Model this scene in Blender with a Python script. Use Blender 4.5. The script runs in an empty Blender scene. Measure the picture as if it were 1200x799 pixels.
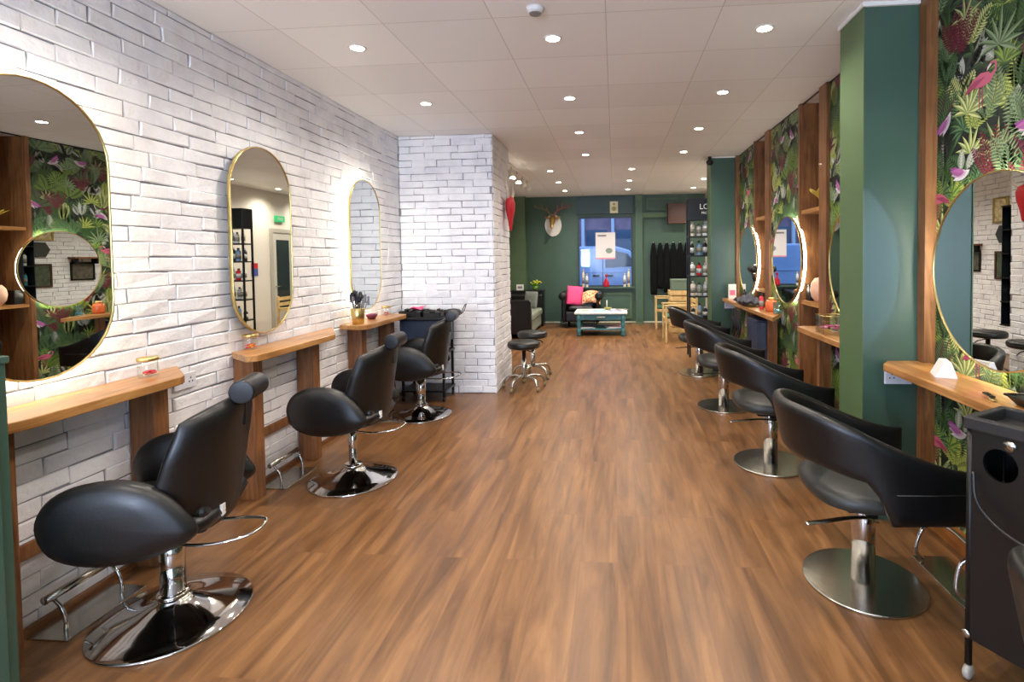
import bpy, bmesh, math, random
from mathutils import Vector, Matrix
C = bpy.context.scene.collection
S = bpy.context.scene
PI = math.pi
R = math.radians

# ------------------------------------------------------------------ camera
F_PX, YAW, PITCH, ROLL = 606.2, .0811, .0311, .0132
PPX, PPY, CAM_H = 671.05, 320.4, 1.5
def camera():
    cd = bpy.data.cameras.new('camera'); co = bpy.data.objects.new('camera', cd); C.objects.link(co)
    fwd = Vector((-math.sin(YAW)*math.cos(PITCH), math.cos(YAW)*math.cos(PITCH), -math.sin(PITCH)))
    right = Vector((math.cos(YAW), math.sin(YAW), 0)); down = fwd.cross(right)
    r = right*math.cos(ROLL) + down*math.sin(ROLL); d = -right*math.sin(ROLL) + down*math.cos(ROLL)
    m = Matrix.Identity(4)
    for i in range(3):
        m[i][0], m[i][1], m[i][2] = r[i], -d[i], -fwd[i]
    m[2][3] = CAM_H
    co.matrix_world = m
    cd.sensor_width = 36; cd.sensor_fit = 'HORIZONTAL'; cd.lens = 36*F_PX/1200
    cd.shift_x = -(PPX-600)/1200; cd.shift_y = (PPY-399.5)/1200
    cd.clip_start = .05; cd.clip_end = 200
    S.camera = co
camera()

# ------------------------------------------------------------------ light and exposure
S.view_settings.view_transform = 'Standard'; S.view_settings.look = 'None'
S.view_settings.exposure = 0.12; S.view_settings.gamma = 1; S.view_settings.use_curve_mapping = False
SKY_STRENGTH = 1.9
SPOT_W = 66.0
LED_STRENGTH = 22.0
W = bpy.data.worlds.new('sky'); S.world = W; W.use_nodes = True
bg = W.node_tree.nodes['Background']; bg.inputs[0].default_value = (.42, .60, 1.0, 1); bg.inputs[1].default_value = SKY_STRENGTH
try:
    S.cycles.max_bounces = 10; S.cycles.diffuse_bounces = 5; S.cycles.glossy_bounces = 6
    S.cycles.transparent_max_bounces = 12; S.cycles.sample_clamp_indirect = 8; S.cycles.blur_glossy = .3
    S.cycles.use_denoising = True
except Exception: pass
def portal(x, y, z, sx, sz, rx, power=None, col=(.62, .76, 1)):
    l = bpy.data.lights.new('window_daylight', 'AREA'); l.shape = 'RECTANGLE'; l.size = sx; l.size_y = sz
    o = bpy.data.objects.new('window_daylight', l); C.objects.link(o); o.location = (x, y, z); o.rotation_euler = (rx, 0, 0)
    if power is None: l.cycles.is_portal = True
    else: l.energy = power; l.color = col
    return o
CEIL = 2.87
# daylight of the shop front behind the camera: area lamps set in the front window and the front door
portal(.35, -2.55, 1.45, 2.6, 1.9, R(90), 72)
portal(-1.45, -2.55, 1.45, .42, .9, R(90), 110)  # added lamp, smaller than the door pane, sized for the bright patch on the pillar

# ------------------------------------------------------------------ materials
def srgb(c):
    return tuple(((x/255)/12.92 if x/255 <= .04045 else ((x/255+.055)/1.055)**2.4) for x in c) + (1,)
class N:
    def __init__(s, name):
        s.m = bpy.data.materials.new(name); s.m.use_nodes = True; s.t = s.m.node_tree; s.b = s.t.nodes['Principled BSDF']
    def n(s, typ, **k):
        x = s.t.nodes.new(typ)
        for a, v in k.items(): setattr(x, a, v)
        return x
    def l(s, a, b): s.t.links.new(a, b)
    def coord(s, scale=(1,1,1), rot=(0,0,0), kind='Object'):
        c = s.n('ShaderNodeTexCoord'); m = s.n('ShaderNodeMapping')
        m.inputs['Scale'].default_value = scale; m.inputs['Rotation'].default_value = rot
        s.l(c.outputs[kind], m.inputs['Vector']); return m.outputs['Vector']
    def noise(s, vec, scale, detail=4, rough=.55, dist=0):
        x = s.n('ShaderNodeTexNoise'); x.inputs['Scale'].default_value = scale; x.inputs['Detail'].default_value = detail
        x.inputs['Roughness'].default_value = rough; x.inputs['Distortion'].default_value = dist
        if vec is not None: s.l(vec, x.inputs['Vector'])
        return x.outputs['Fac']
    def ramp(s, fac, stops):
        r = s.n('ShaderNodeValToRGB'); e = r.color_ramp.elements
        e[0].position, e[0].color = stops[0][0], stops[0][1]; e[1].position, e[1].color = stops[-1][0], stops[-1][1]
        for p, c in stops[1:-1]:
            q = e.new(p); q.color = c
        s.l(fac, r.inputs['Fac']); return r.outputs['Color']
    def bump(s, h, strength=.3, dist=.01):
        b = s.n('ShaderNodeBump'); b.inputs['Strength'].default_value = strength; b.inputs['Distance'].default_value = dist
        s.l(h, b.inputs['Height']); s.l(b.outputs['Normal'], s.b.inputs['Normal'])
MC = {}
def plain(name, rgb, rough=.6, metal=0., var=.06, scale=30, bump=0., coat=0., spec=.5):
    if name in MC: return MC[name]
    k = N(name); c = srgb(rgb)
    v = k.coord(); f = k.noise(v, scale, 3)
    lo = tuple(x*(1-var) for x in c[:3])+(1,); hi = tuple(min(1, x*(1+var)) for x in c[:3])+(1,)
    k.l(k.ramp(f, [(.3, lo), (.7, hi)]), k.b.inputs['Base Color'])
    k.b.inputs['Roughness'].default_value = rough; k.b.inputs['Metallic'].default_value = metal
    k.b.inputs['Specular IOR Level'].default_value = spec
    if coat: k.b.inputs['Coat Weight'].default_value = coat; k.b.inputs['Coat Roughness'].default_value = .15
    if bump: k.bump(k.noise(v, scale*4, 4), bump, .004)
    MC[name] = k.m; return k.m
def emit(name, rgb, strength):
    if name in MC: return MC[name]
    k = N(name); k.b.inputs['Base Color'].default_value = rgb
    k.b.inputs['Emission Color'].default_value = rgb; k.b.inputs['Emission Strength'].default_value = strength
    MC[name] = k.m; return k.m
def wood(name, dark, mid, light, axis='Z', rough=.45, coat=.15):
    if name in MC: return MC[name]
    k = N(name); sc = {'X': (1.2, 14, 14), 'Y': (14, 1.2, 14), 'Z': (14, 14, 1.2)}[axis]
    v = k.coord(sc); f = k.noise(v, 1.6, 6, .6, 1.2)
    col = k.ramp(f, [(.28, srgb(dark)), (.5, srgb(mid)), (.74, srgb(light))])
    kn = k.noise(k.coord((3, 3, 3)), 1.3, 2)
    mx = k.n('ShaderNodeMix', data_type='RGBA', blend_type='MULTIPLY'); mx.inputs[0].default_value = .5
    k.l(col, mx.inputs[6]); k.l(k.ramp(kn, [(.35, (.55,.5,.45,1)), (.6, (1,1,1,1))]), mx.inputs[7])
    k.l(mx.outputs[2], k.b.inputs['Base Color']); k.b.inputs['Roughness'].default_value = rough
    k.b.inputs['Coat Weight'].default_value = coat
    k.bump(k.noise(v, 3, 4), .15, .003)
    MC[name] = k.m; return k.m
def glass(name, tint=(1,1,1,1), gl=.08, rough=.0):
    if name in MC: return MC[name]
    m = bpy.data.materials.new(name); m.use_nodes = True; t = m.node_tree; t.nodes.remove(t.nodes['Principled BSDF'])
    a = t.nodes.new('ShaderNodeBsdfTransparent'); a.inputs[0].default_value = tint
    b = t.nodes.new('ShaderNodeBsdfGlossy'); b.inputs['Roughness'].default_value = rough
    f = t.nodes.new('ShaderNodeLayerWeight'); f.inputs[0].default_value = .25
    mm = t.nodes.new('ShaderNodeMath'); mm.operation = 'MULTIPLY_ADD'; mm.inputs[1].default_value = .06 if name == 'window_glass' else .35; mm.inputs[2].default_value = gl
    x = t.nodes.new('ShaderNodeMixShader'); t.links.new(f.outputs['Facing'], mm.inputs[0]); t.links.new(mm.outputs[0], x.inputs[0])
    t.links.new(a.outputs[0], x.inputs[1]); t.links.new(b.outputs[0], x.inputs[2])
    t.links.new(x.outputs[0], t.nodes['Material Output'].inputs[0]); MC[name] = m; return m
def brick_mat():
    k = N('white_painted_brick'); v = k.coord()
    a = k.noise(v, 5, 5); c = k.ramp(a, [(.3, srgb((224,224,230))), (.55, srgb((240,240,243))), (.8, srgb((246,246,248)))])
    k.l(c, k.b.inputs['Base Color']); k.b.inputs['Roughness'].default_value = .42
    mm = k.n('ShaderNodeMath', operation='MULTIPLY_ADD'); mm.inputs[1].default_value = .35; k.l(k.noise(v, 30, 6, .65), mm.inputs[0]); k.l(k.noise(v, 9, 3), mm.inputs[2])
    k.bump(mm.outputs[0], .8, .014); return k.m
def mortar_mat():
    k = N('painted_mortar'); v = k.coord()
    k.l(k.ramp(k.noise(v, 22, 4), [(.3, srgb((122,122,132))), (.7, srgb((160,160,168)))]), k.b.inputs['Base Color'])
    k.b.inputs['Roughness'].default_value = .7; k.bump(k.noise(v, 40, 5), .6, .008); return k.m
def floor_mat():
    k = N('oak_vinyl_planks'); v = k.coord(rot=(0, 0, R(90)))
    b = k.n('ShaderNodeTexBrick'); b.offset = .37; b.inputs['Scale'].default_value = 1; b.inputs['Brick Width'].default_value = 1.25
    b.inputs['Row Height'].default_value = .185; b.inputs['Mortar Size'].default_value = .0018; b.inputs['Mortar Smooth'].default_value = .3
    b.inputs['Color1'].default_value = (0,0,0,1); b.inputs['Color2'].default_value = (1,1,1,1); b.inputs['Mortar'].default_value = (.5,.5,.5,1); b.inputs['Bias'].default_value = 0
    k.l(v, b.inputs['Vector'])
    # per-plank shift of the grain
    c = k.n('ShaderNodeTexCoord'); add = k.n('ShaderNodeVectorMath', operation='MULTIPLY_ADD')
    k.l(b.outputs['Color'], add.inputs[0]); add.inputs[1].default_value = (3.1, 7.7, 1); k.l(c.outputs['Object'], add.inputs[2])
    m = k.n('ShaderNodeMapping'); m.inputs['Scale'].default_value = (11, 1.0, 1); k.l(add.outputs[0], m.inputs['Vector'])
    g = k.noise(m.outputs[0], 1.2, 7, .62, .9)
    m2 = k.n('ShaderNodeMapping'); m2.inputs['Scale'].default_value = (5, 1.1, 1); k.l(add.outputs[0], m2.inputs['Vector'])
    g2 = k.noise(m2.outputs[0], 1.4, 3, .5, .4)
    col = k.ramp(g, [(.25, srgb((84,58,36))), (.45, srgb((118,82,50))), (.6, srgb((138,98,60))), (.8, srgb((156,114,72)))])
    mx = k.n('ShaderNodeMix', data_type='RGBA', blend_type='MULTIPLY'); mx.inputs[0].default_value = .75
    k.l(col, mx.inputs[6]); k.l(k.ramp(g2, [(.3, (.60,.57,.56,1)), (.62, (1.0,1.0,1.0,1))]), mx.inputs[7])
    t = k.n('ShaderNodeMix', data_type='RGBA', blend_type='MULTIPLY'); t.inputs[0].default_value = 1
    k.l(mx.outputs[2], t.inputs[6]); k.l(k.ramp(b.outputs['Color'], [(0, (.88,.87,.86,1)), (1, (1.0,1.0,1.0,1))]), t.inputs[7])
    e = k.n('ShaderNodeMix', data_type='RGBA'); k.l(b.outputs['Fac'], e.inputs[0]); k.l(t.outputs[2], e.inputs[6]); e.inputs[7].default_value = srgb((112,76,50))
    k.l(e.outputs[2], k.b.inputs['Base Color'])
    r = k.n('ShaderNodeMapRange'); k.l(g, r.inputs[0]); r.inputs[3].default_value = .26; r.inputs[4].default_value = .42
    k.l(r.outputs[0], k.b.inputs['Roughness']); k.b.inputs['Specular IOR Level'].default_value = .5
    k.bump(g, .06, .002); return k.m
def ceiling_mat():
    k = N('white_ceiling_tiles'); v = k.coord()
    c = k.n('ShaderNodeTexCoord'); add = k.n('ShaderNodeVectorMath', operation='ADD'); add.inputs[1].default_value = (.68, -2.95, 0)
    k.l(c.outputs['Object'], add.inputs[0])
    b = k.n('ShaderNodeTexBrick'); b.offset = 0; b.inputs['Scale'].default_value = 1; b.inputs['Brick Width'].default_value = .6450
    b.inputs['Row Height'].default_value = .6150; b.inputs['Mortar Size'].default_value = .004; b.inputs['Mortar Smooth'].default_value = .6
    b.inputs['Color1'].default_value = srgb((236,234,232)); b.inputs['Color2'].default_value = srgb((228,226,224)); b.inputs['Mortar'].default_value = srgb((200,194,188))
    k.l(add.outputs[0], b.inputs['Vector']); k.l(b.outputs['Color'], k.b.inputs['Base Color']); k.b.inputs['Roughness'].default_value = .5
    i = k.n('ShaderNodeMath', operation='SUBTRACT'); i.inputs[0].default_value = 1; k.l(b.outputs['Fac'], i.inputs[1])
    k.bump(i.outputs[0], .2, .003); return k.m
def leather(name='black_leather', rgb=(8,8,9), rough=.34):
    if name in MC: return MC[name]
    k = N(name); v = k.coord()
    k.l(k.ramp(k.noise(v, 9, 4), [(.3, srgb(rgb)), (.75, srgb(tuple(int(c*1.4+3) for c in rgb)))]), k.b.inputs['Base Color'])
    r = k.n('ShaderNodeMapRange'); k.l(k.noise(v, 6, 3), r.inputs[0]); r.inputs[3].default_value = rough-.06; r.inputs[4].default_value = rough+.14
    k.l(r.outputs[0], k.b.inputs['Roughness']); k.bump(k.noise(v, 160, 3), .18, .002); MC[name] = k.m; return k.m
M_BRICK, M_MORTAR, M_FLOOR, M_CEIL = brick_mat(), mortar_mat(), floor_mat(), ceiling_mat()
M_LEATHER = leather(); M_LEATHER2 = leather('worn_black_leather', (34,35,33), .42)
M_GREEN = plain('dark_green_paint', (62,88,72), .45, var=.05, scale=3)
M_GREEN_L = plain('olive_and_lit_green_paint', (78,102,68), .42, var=.05, scale=3)
M_TEAL = plain('deep_green_pillar_paint', (60,86,74), .38, var=.05, scale=3)
M_WHITE = plain('white_paint', (226,224,220), .5, var=.02)
M_CHROME = plain('polished_chrome', (205,203,200), .07, 1., var=.02)
M_STEEL = plain('brushed_steel', (190,188,180), .22, 1., var=.05, scale=60)
M_BLACKM = plain('black_metal', (14,14,15), .4, .3)
M_BLACKP = plain('black_plastic', (17,17,18), .38)
M_GOLD = plain('brass_gold', (218,194,128), .28, 1., var=.04)
M_MIRROR = plain('mirror_silver', (226,230,228), .0, 1., var=.0)
M_WTOP = wood('counter_oak', (138,92,46), (176,124,68), (204,154,94), 'Y', .38, .25)
M_WLEG = wood('leg_pine', (94,58,32), (132,86,50), (160,110,66), 'Z', .5)
M_WPOST = wood('niche_pine', (88,56,30), (130,86,48), (158,110,66), 'Z', .48)
M_PALEW = wood('pale_beech', (188,150,90), (214,180,118), (228,200,142), 'Z', .45)
M_GLASS = glass('clear_glass'); M_JAR = glass('jar_glass', (.97,.98,.97,1), .10)
M_LED = emit('led_glow', (1, .94, .78, 1), LED_STRENGTH)
M_LAMP = emit('lamp_glow', (1, .9, .72, 1), 30)

# ------------------------------------------------------------------ mesh helpers
class MB:
    def __init__(s): s.v = []; s.f = []; s.sm = []
    def add(s, vs, fs, smooth=False):
        o = len(s.v); s.v += [tuple(v) for v in vs]; s.f += [tuple(i+o for i in f) for f in fs]; s.sm += [smooth]*len(fs); return s
    def box(s, x0, x1, y0, y1, z0, z1):
        return s.add([(x0,y0,z0),(x1,y0,z0),(x1,y1,z0),(x0,y1,z0),(x0,y0,z1),(x1,y0,z1),(x1,y1,z1),(x0,y1,z1)],
                     [(0,3,2,1),(4,5,6,7),(0,1,5,4),(1,2,6,5),(2,3,7,6),(3,0,4,7)])
    def lathe(s, prof, c=(0,0,0), n=32, smooth=True, axis='Z'):
        vs = []; fs = []
        for r, z in prof:
            for i in range(n):
                a = 2*PI*i/n; p = (r*math.cos(a), r*math.sin(a), z)
                if axis == 'Y': p = (p[0], p[2], -p[1])
                if axis == 'X': p = (p[2], p[0], p[1])
                vs.append((c[0]+p[0], c[1]+p[1], c[2]+p[2]))
        m = len(prof)
        for j in range(m-1):
            for i in range(n):
                k = (i+1) % n; fs.append((j*n+i, j*n+k, (j+1)*n+k, (j+1)*n+i))
        if prof[0][0] > 1e-6: fs.append(tuple(reversed(range(n))))
        if prof[-1][0] > 1e-6: fs.append(tuple((m-1)*n+i for i in range(n)))
        return s.add(vs, fs, smooth)
    def loft(s, rings, closed=True, cap=True, smooth=True):
        n = len(rings[0]); vs = [p for r in rings for p in r]; fs = []
        for j in range(len(rings)-1):
            for i in range(n if closed else n-1):
                k = (i+1) % n; fs.append((j*n+i, j*n+k, (j+1)*n+k, (j+1)*n+i))
        if cap and closed:
            fs.append(tuple(reversed(range(n)))); fs.append(tuple((len(rings)-1)*n+i for i in range(n)))
        return s.add(vs, fs, smooth)
    def tube(s, pts, r, n=10, flat=1.0, closed=False, smooth=True):
        P = [Vector(p) for p in pts]; rings = []; up = None; m = len(P)
        for i, p in enumerate(P):
            if closed: t = (P[(i+1) % m]-P[i-1]).normalized()
            else: t = (P[min(i+1, m-1)]-P[max(i-1, 0)]).normalized()
            if up is None: up = t.orthogonal().normalized() if abs(t.z) > .9 else Vector((0,0,1))
            b = t.cross(up); b = b.normalized() if b.length > 1e-6 else t.orthogonal().normalized(); up = b.cross(t).normalized()
            rr = r[i] if isinstance(r, (list, tuple)) else r
            rings.append([tuple(p + b*rr*math.cos(2*PI*k/n) + up*rr*flat*math.sin(2*PI*k/n)) for k in range(n)])
        if closed: rings.append(rings[0])
        return s.loft(rings, cap=not closed, smooth=smooth)
    def prism(s, outline, h0, h1, axis='Z', smooth=False):
        def P(a, b, h): return {'Z': (a,b,h), 'X': (h,a,b), 'Y': (a,h,b)}[axis]
        n = len(outline); vs = [P(a,b,h0) for a,b in outline]+[P(a,b,h1) for a,b in outline]
        fs = [tuple(reversed(range(n))), tuple(range(n, 2*n))]+[(i, (i+1)%n, n+(i+1)%n, n+i) for i in range(n)]
        return s.add(vs, fs, smooth)
    def puff(s, outline, c, half, axis='X', p=2.6, k=9, q=2.4):
        cx = sum(a for a,b in outline)/len(outline); cy = sum(b for a,b in outline)/len(outline); rings = []
        for j in range(k):
            t = -1+2*j/(k-1); t = math.sin(t*PI/2); sc = max(.04, (1-abs(t)**p)**(1/q)) if abs(t) < 1 else .04; ring = []
            for a, b in outline:
                A, B = cx+(a-cx)*sc, cy+(b-cy)*sc; h = c+half*t
                ring.append({'X': (h,A,B), 'Y': (A,h,B), 'Z': (A,B,h)}[axis])
            rings.append(ring)
        return s.loft(rings)
    def pad(s, fn, th, nu=16, nv=10, e=5):
        """padded slab round the surface fn(u,v); th = half thickness (number or function)"""
        def nrm(u, v):
            d = 1e-3; a = Vector(fn(min(u+d,1),v))-Vector(fn(max(u-d,0),v)); b = Vector(fn(u,min(v+d,1)))-Vector(fn(u,max(v-d,0)))
            return a.cross(b).normalized()
        vs = []; W_ = nu+1; H_ = nv+1
        for sgn in (1, -1):
            for j in range(H_):
                for i in range(W_):
                    u, v = .5-.5*math.cos(PI*i/nu), .5-.5*math.cos(PI*j/nv)
                    k = max(0, 1-abs(2*u-1)**e)**.5*max(0, 1-abs(2*v-1)**e)**.5
                    t = th(u,v) if callable(th) else th
                    vs.append(tuple(Vector(fn(u,v))+nrm(u,v)*(sgn*t*k)))
        o = W_*H_; fs = []
        for j in range(nv):
            for i in range(nu):
                a = j*W_+i; fs.append((a, a+1, a+1+W_, a+W_)); fs.append((o+a, o+a+W_, o+a+1+W_, o+a+1))
        return s.add(vs, fs, True)
    def build(s, name, mat, parent=None, bevel=0, sub=0, loc=None):
        me = bpy.data.meshes.new(name); me.from_pydata(s.v, [], s.f); me.update()
        me.polygons.foreach_set('use_smooth', s.sm)
        if any(s.sm):
            b = bmesh.new(); b.from_mesh(me); bmesh.ops.remove_doubles(b, verts=b.verts, dist=1e-5); b.to_mesh(me); b.free()
        o = bpy.data.objects.new(name, me); C.objects.link(o); me.materials.append(mat)
        if parent: o.parent = parent
        if loc: o.location = loc
        if bevel:
            m = o.modifiers.new('bevel', 'BEVEL'); m.width = bevel; m.segments = 2; m.limit_method = 'ANGLE'; m.angle_limit = R(40)
        if sub:
            m = o.modifiers.new('sub', 'SUBSURF'); m.levels = sub; m.render_levels = sub
        return o
def smooth_path(pts, k=6):
    out = []; P = [Vector(p) for p in pts]; n = len(P)
    for i in range(n-1):
        p0, p1, p2, p3 = P[max(i-1,0)], P[i], P[i+1], P[min(i+2,n-1)]
        for j in range(k):
            t = j/k; out.append(tuple(.5*((2*p1)+(p2-p0)*t+(2*p0-5*p1+4*p2-p3)*t*t+(-p0+3*p1-3*p2+p3)*t**3)))
    out.append(tuple(P[-1])); return out
def smooth_loop(pts, k=5):
    n = len(pts); out = []
    for i in range(n):
        p0, p1, p2, p3 = [Vector(pts[(i+d) % n]) for d in (-1,0,1,2)]
        for j in range(k):
            t = j/k; out.append(tuple(.5*((2*p1)+(p2-p0)*t+(2*p0-5*p1+4*p2-p3)*t*t+(-p0+3*p1-3*p2+p3)*t**3)))
    return out
def tag(o, label, cat, group=None):
    o['label'] = label; o['category'] = cat
    if group: o['group'] = group
    return o
def thing(name, label, cat, loc=(0,0,0), rz=0, group=None):
    o = bpy.data.objects.new(name, None); C.objects.link(o); o.location = loc; o.rotation_euler = (0,0,rz); o.empty_display_size = .1
    return tag(o, label, cat, group)
def struct(o): o['kind'] = 'structure'; return o
def dup(root, loc, rz=0, label=None, group=None):
    def cp(o, par):
        c = o.copy(); C.objects.link(c); c.parent = par
        for ch in [x for x in C.objects if x.parent == o]: cp(ch, c)
        return c
    r = cp(root, None); r.location = loc; r.rotation_euler = (0,0,rz)
    if label: r['label'] = label
    if group: r['group'] = group
    return r
def text(name, body, mat, parent, loc, size, rot=(R(90),0,0), ext=.001):
    cu = bpy.data.curves.new(name, 'FONT'); cu.body = body; cu.size = size; cu.extrude = ext; cu.align_x = 'CENTER'
    o = bpy.data.objects.new(name, cu); C.objects.link(o); cu.materials.append(mat); me = bpy.data.meshes.new_from_object(o); C.objects.unlink(o); bpy.data.objects.remove(o)
    o = bpy.data.objects.new(name, me); C.objects.link(o); o.parent = parent; o.location = loc; o.rotation_euler = rot
    return o

# ------------------------------------------------------------------ room shell
YB, XL, XR, XR2 = 11.65, -2.4, 1.73, 2.0
struct(MB().box(XL-.2, XR2+.3, -2.7, YB+.2, -.1, 0).build('floor', M_FLOOR))
struct(MB().box(XL-.2, XR2+.3, -2.7, YB+.2, CEIL, CEIL+.12).build('ceiling', M_CEIL))
random.seed(4)
def brick_face(y0, y1, z0, z1, off=0, seed=1):
    """bricks as (a, z) boxes with rounded edges, on a plane; returns verts in (a, depth, z)"""
    rnd = random.Random(seed); mb = MB(); L, H, J = .285, .0765, .0065
    row = 0; z = z0
    while z < z1-.01:
        a = y0-L*(.5 if row % 2 else 0)+off+rnd.uniform(-.03,.03)
        zt = min(z+H, z1)
        while a < y1:
            ll = L+rnd.uniform(-.02,.02); a0, a1 = max(a, y0), min(a+ll, y1)
            if a1-a0 > .03:
                j = J*rnd.uniform(.5,1.1); d = .009+rnd.uniform(-.002,.003); bz = .006
                A0, A1, Z0, Z1 = a0+j/2, a1-j/2, z+j/2, zt-j/2
                q = [rnd.uniform(-.0045,.0045) for _ in range(8)]; w = [rnd.uniform(-.0035,.0035) for _ in range(4)]
                base = [(A0+q[0],0,Z0+q[1]),(A1+q[2],0,Z0+q[3]),(A1+q[4],0,Z1+q[5]),(A0+q[6],0,Z1+q[7])]
                m1 = [(A0+q[0],d*.62,Z0+q[1]),(A1+q[2],d*.62,Z0+q[3]),(A1+q[4],d*.62,Z1+q[5]),(A0+q[6],d*.62,Z1+q[7])]
                t = [(A0+q[0]+bz,d+w[0],Z0+q[1]+bz),(A1+q[2]-bz,d+w[1],Z0+q[3]+bz),(A1+q[4]-bz,d+w[2],Z1+q[5]-bz),(A0+q[6]+bz,d+w[3],Z1+q[7]-bz)]
                fs = [(8,9,10,11)]
                for k in range(4):
                    n = (k+1) % 4; fs += [(k,n,4+n,4+k),(4+k,4+n,8+n,8+k)]
                mb.add(base+m1+t, fs)
            a += ll
        z += H; row += 1
    return mb
def brick_wall(name, fr, a0, a1, z0, z1, slab, seed):
    w = struct(MB().box(*slab).build(name, M_MORTAR))
    mb = brick_face(a0, a1, z0, z1, 0, seed); mb.v = [fr(*v) for v in mb.v]
    b = mb.build('brickwork', M_BRICK, w)
    bm = bmesh.new(); bm.from_mesh(b.data); bmesh.ops.recalc_face_normals(bm, faces=bm.faces); bm.to_mesh(b.data); bm.free()
    return w
brick_wall('wall_left', lambda a,d,z: (XL+d, a, z), -2.6, 5.64, .0, CEIL, (XL-.15, XL, -2.7, 5.9, 0, CEIL), 1)
CX = -1.335
brick_wall('wall_column', lambda a,d,z: (a, 5.64-d, z), XL+.012, CX, 0, CEIL, (XL, CX, 5.64, 6.5, 0, CEIL), 2)
brick_wall('wall_column_side', lambda a,d,z: (CX+.001+d, a, z), 5.632, 6.5, 0, CEIL, (CX-.02, CX+.001, 5.642, 6.5, 0, CEIL-.001), 3)
brick_wall('wall_left_rear', lambda a,d,z: (XL+d, a, z), 6.5, 11.2, 0, CEIL, (XL-.15, XL, 5.9, YB+.1, 0, CEIL), 5)
# right side: wall stretches between the two wooden niches, pillars
NICHES = [(4.33, 4.93), (5.88, 6.46)]
def wall_piece(name, x0, x1, y0, y1, m=M_GREEN, z0=0, z1=CEIL): return struct(MB().box(x0, x1, y0, y1, z0, z1).build(name, m))
for y0, y1 in [(-2.6, 4.33), (4.93, 5.88), (6.46, 7.69)]: wall_piece('wall_right', XR, XR+.1, y0, y1)
wall_piece('wall_right_outer', XR+.42, XR+.5, 4.2, 6.6)
pn = wall_piece('wall_pillar_near', 1.38, XR, 3.0, 3.29, M_TEAL)
MB().box(1.374, 1.38, 2.994, 3.29, 0, CEIL-.02).build('side_panel', M_GREEN_L, pn)
MB().box(1.365, XR, 2.985, 3.30, CEIL-.022, CEIL).build('top_bead', M_WHITE, pn)
pf = wall_piece('wall_pillar_far', 1.355, XR, 7.39, 7.69, M_TEAL)
MB().box(1.349, 1.355, 7.385, 7.69, 0, CEIL).build('side_panel', M_GREEN_L, pf)
MB().box(1.345, XR, 7.375, 7.39, CEIL-.015, CEIL).build('top_bead', M_WHITE, pf)
wall_piece('wall_right_rear', XR2, XR2+.1, 7.69, YB, plain('cream_paint', (222,216,204), .5, var=.02))
wall_piece('wall_return', XR+.1, XR2+.1, 7.6, 7.69, M_WHITE)
# front wall with the shop window and door (behind the camera)
for n, b in [('wall_front', (XL, XR, -2.7, -2.6, 2.45, CEIL)), ('wall_front', (XL, -1.82, -2.7, -2.6, 0, 2.45)), ('wall_front', (1.66, XR, -2.7, -2.6, 0, 2.45)),
             ('wall_front', (-.98, 1.66, -2.7, -2.6, 0, .48)), ('wall_front', (-1.08, -.98, -2.7, -2.6, 0, 2.45))]:
    wall_piece(n, *b[:4], M_WHITE, b[4], b[5])
wf = struct(MB().box(-.98, 1.66, -2.66, -2.62, .48, .54).box(-.98, 1.66, -2.66, -2.62, 2.39, 2.45).box(-.98, -.92, -2.66, -2.62, .54, 2.39).box(1.6, 1.66, -2.66, -2.62, .54, 2.39).box(.31, .37, -2.66, -2.62, .54, 2.39).build('window_2', M_BLACKM))
MB().box(-.92, 1.6, -2.645, -2.64, .54, 2.39).build('pane', M_GLASS, wf)
df = struct(MB().box(-1.82, -1.74, -2.67, -2.62, 0, 2.45).box(-1.16, -1.08, -2.67, -2.62, 0, 2.45).box(-1.74, -1.16, -2.67, -2.62, 0, .65).box(-1.74, -1.16, -2.67, -2.62, 2.3, 2.45).build('door_2', M_BLACKM))
MB().box(-1.74, -1.16, -2.65, -2.645, .65, 2.3).build('pane', M_GLASS, df)
# baseboards
struct(MB().box(XL+.012, XL+.03, -2.6, 5.62, 0, .035).build('baseboard_left', wood('skirting_wood', (96,58,30), (128,82,46), (150,100,60), 'Y')))
struct(MB().box(XR-.03, XR, -2.6, 3.0, 0, .10).build('baseboard_right', wood('skirting_oak', (130,76,30), (170,106,46), (196,132,66), 'Y')))

# back wall with window opening; chimney breast, header panels and a recess for the coats
WX0, WX1, WZ0, WZ1 = -.82, .41, .83, 2.40
bw = struct(MB().box(XL, WX0, YB, YB+.15, 0, CEIL).box(WX1, XR2+.1, YB, YB+.15, 0, CEIL).box(WX0, WX1, YB, YB+.15, 0, WZ0).box(WX0, WX1, YB, YB+.15, WZ1, CEIL).build('wall_back', M_GREEN))
MB().box(XL+.02, -1.98, 11.45, YB, 0, CEIL).build('chimney_breast', M_GREEN_L, bw)  # wall green in a lighter tone, the light on it painted into the colour
MB().box(.47, .62, 11.52, YB, 0, CEIL).build('pilaster', M_GREEN_L, bw)
MB().box(.50, .59, 11.50, 11.52, .1, 2.75).build('pilaster_rib', M_GREEN, bw)
MB().box(.62, XR2, 11.54, YB, 2.36, 2.46).build('recess_header', M_GREEN_L, bw)
MB().box(.72, 1.4, 11.60, YB, 2.52, 2.55).box(.72, 1.4, 11.60, YB, 2.76, 2.79).box(.72, .75, 11.60, YB, 2.55, 2.76).box(1.37, 1.4, 11.60, YB, 2.55, 2.76).build('header_panel_frame', M_GREEN_L, bw)
MB().box(-.84, .43, 11.57, YB, 2.46, 2.84).build('window_header_panel', plain('blue_green_paint', (44,68,66), .4, var=.04), bw)
MB().box(-.79, .38, 11.60, YB, .12, .70).build('panel_below_window', M_GREEN_L, bw)
MB().box(-.74, .33, 11.592, 11.60, .17, .65).build('inner_panel', M_GREEN, bw)
MB().box(-1.98, .47, 11.62, YB, 0, .05).box(.62, XR2, 11.62, YB, 0, .05).build('skirting', plain('pale_skirting', (150,165,140), .4), bw)
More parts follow.
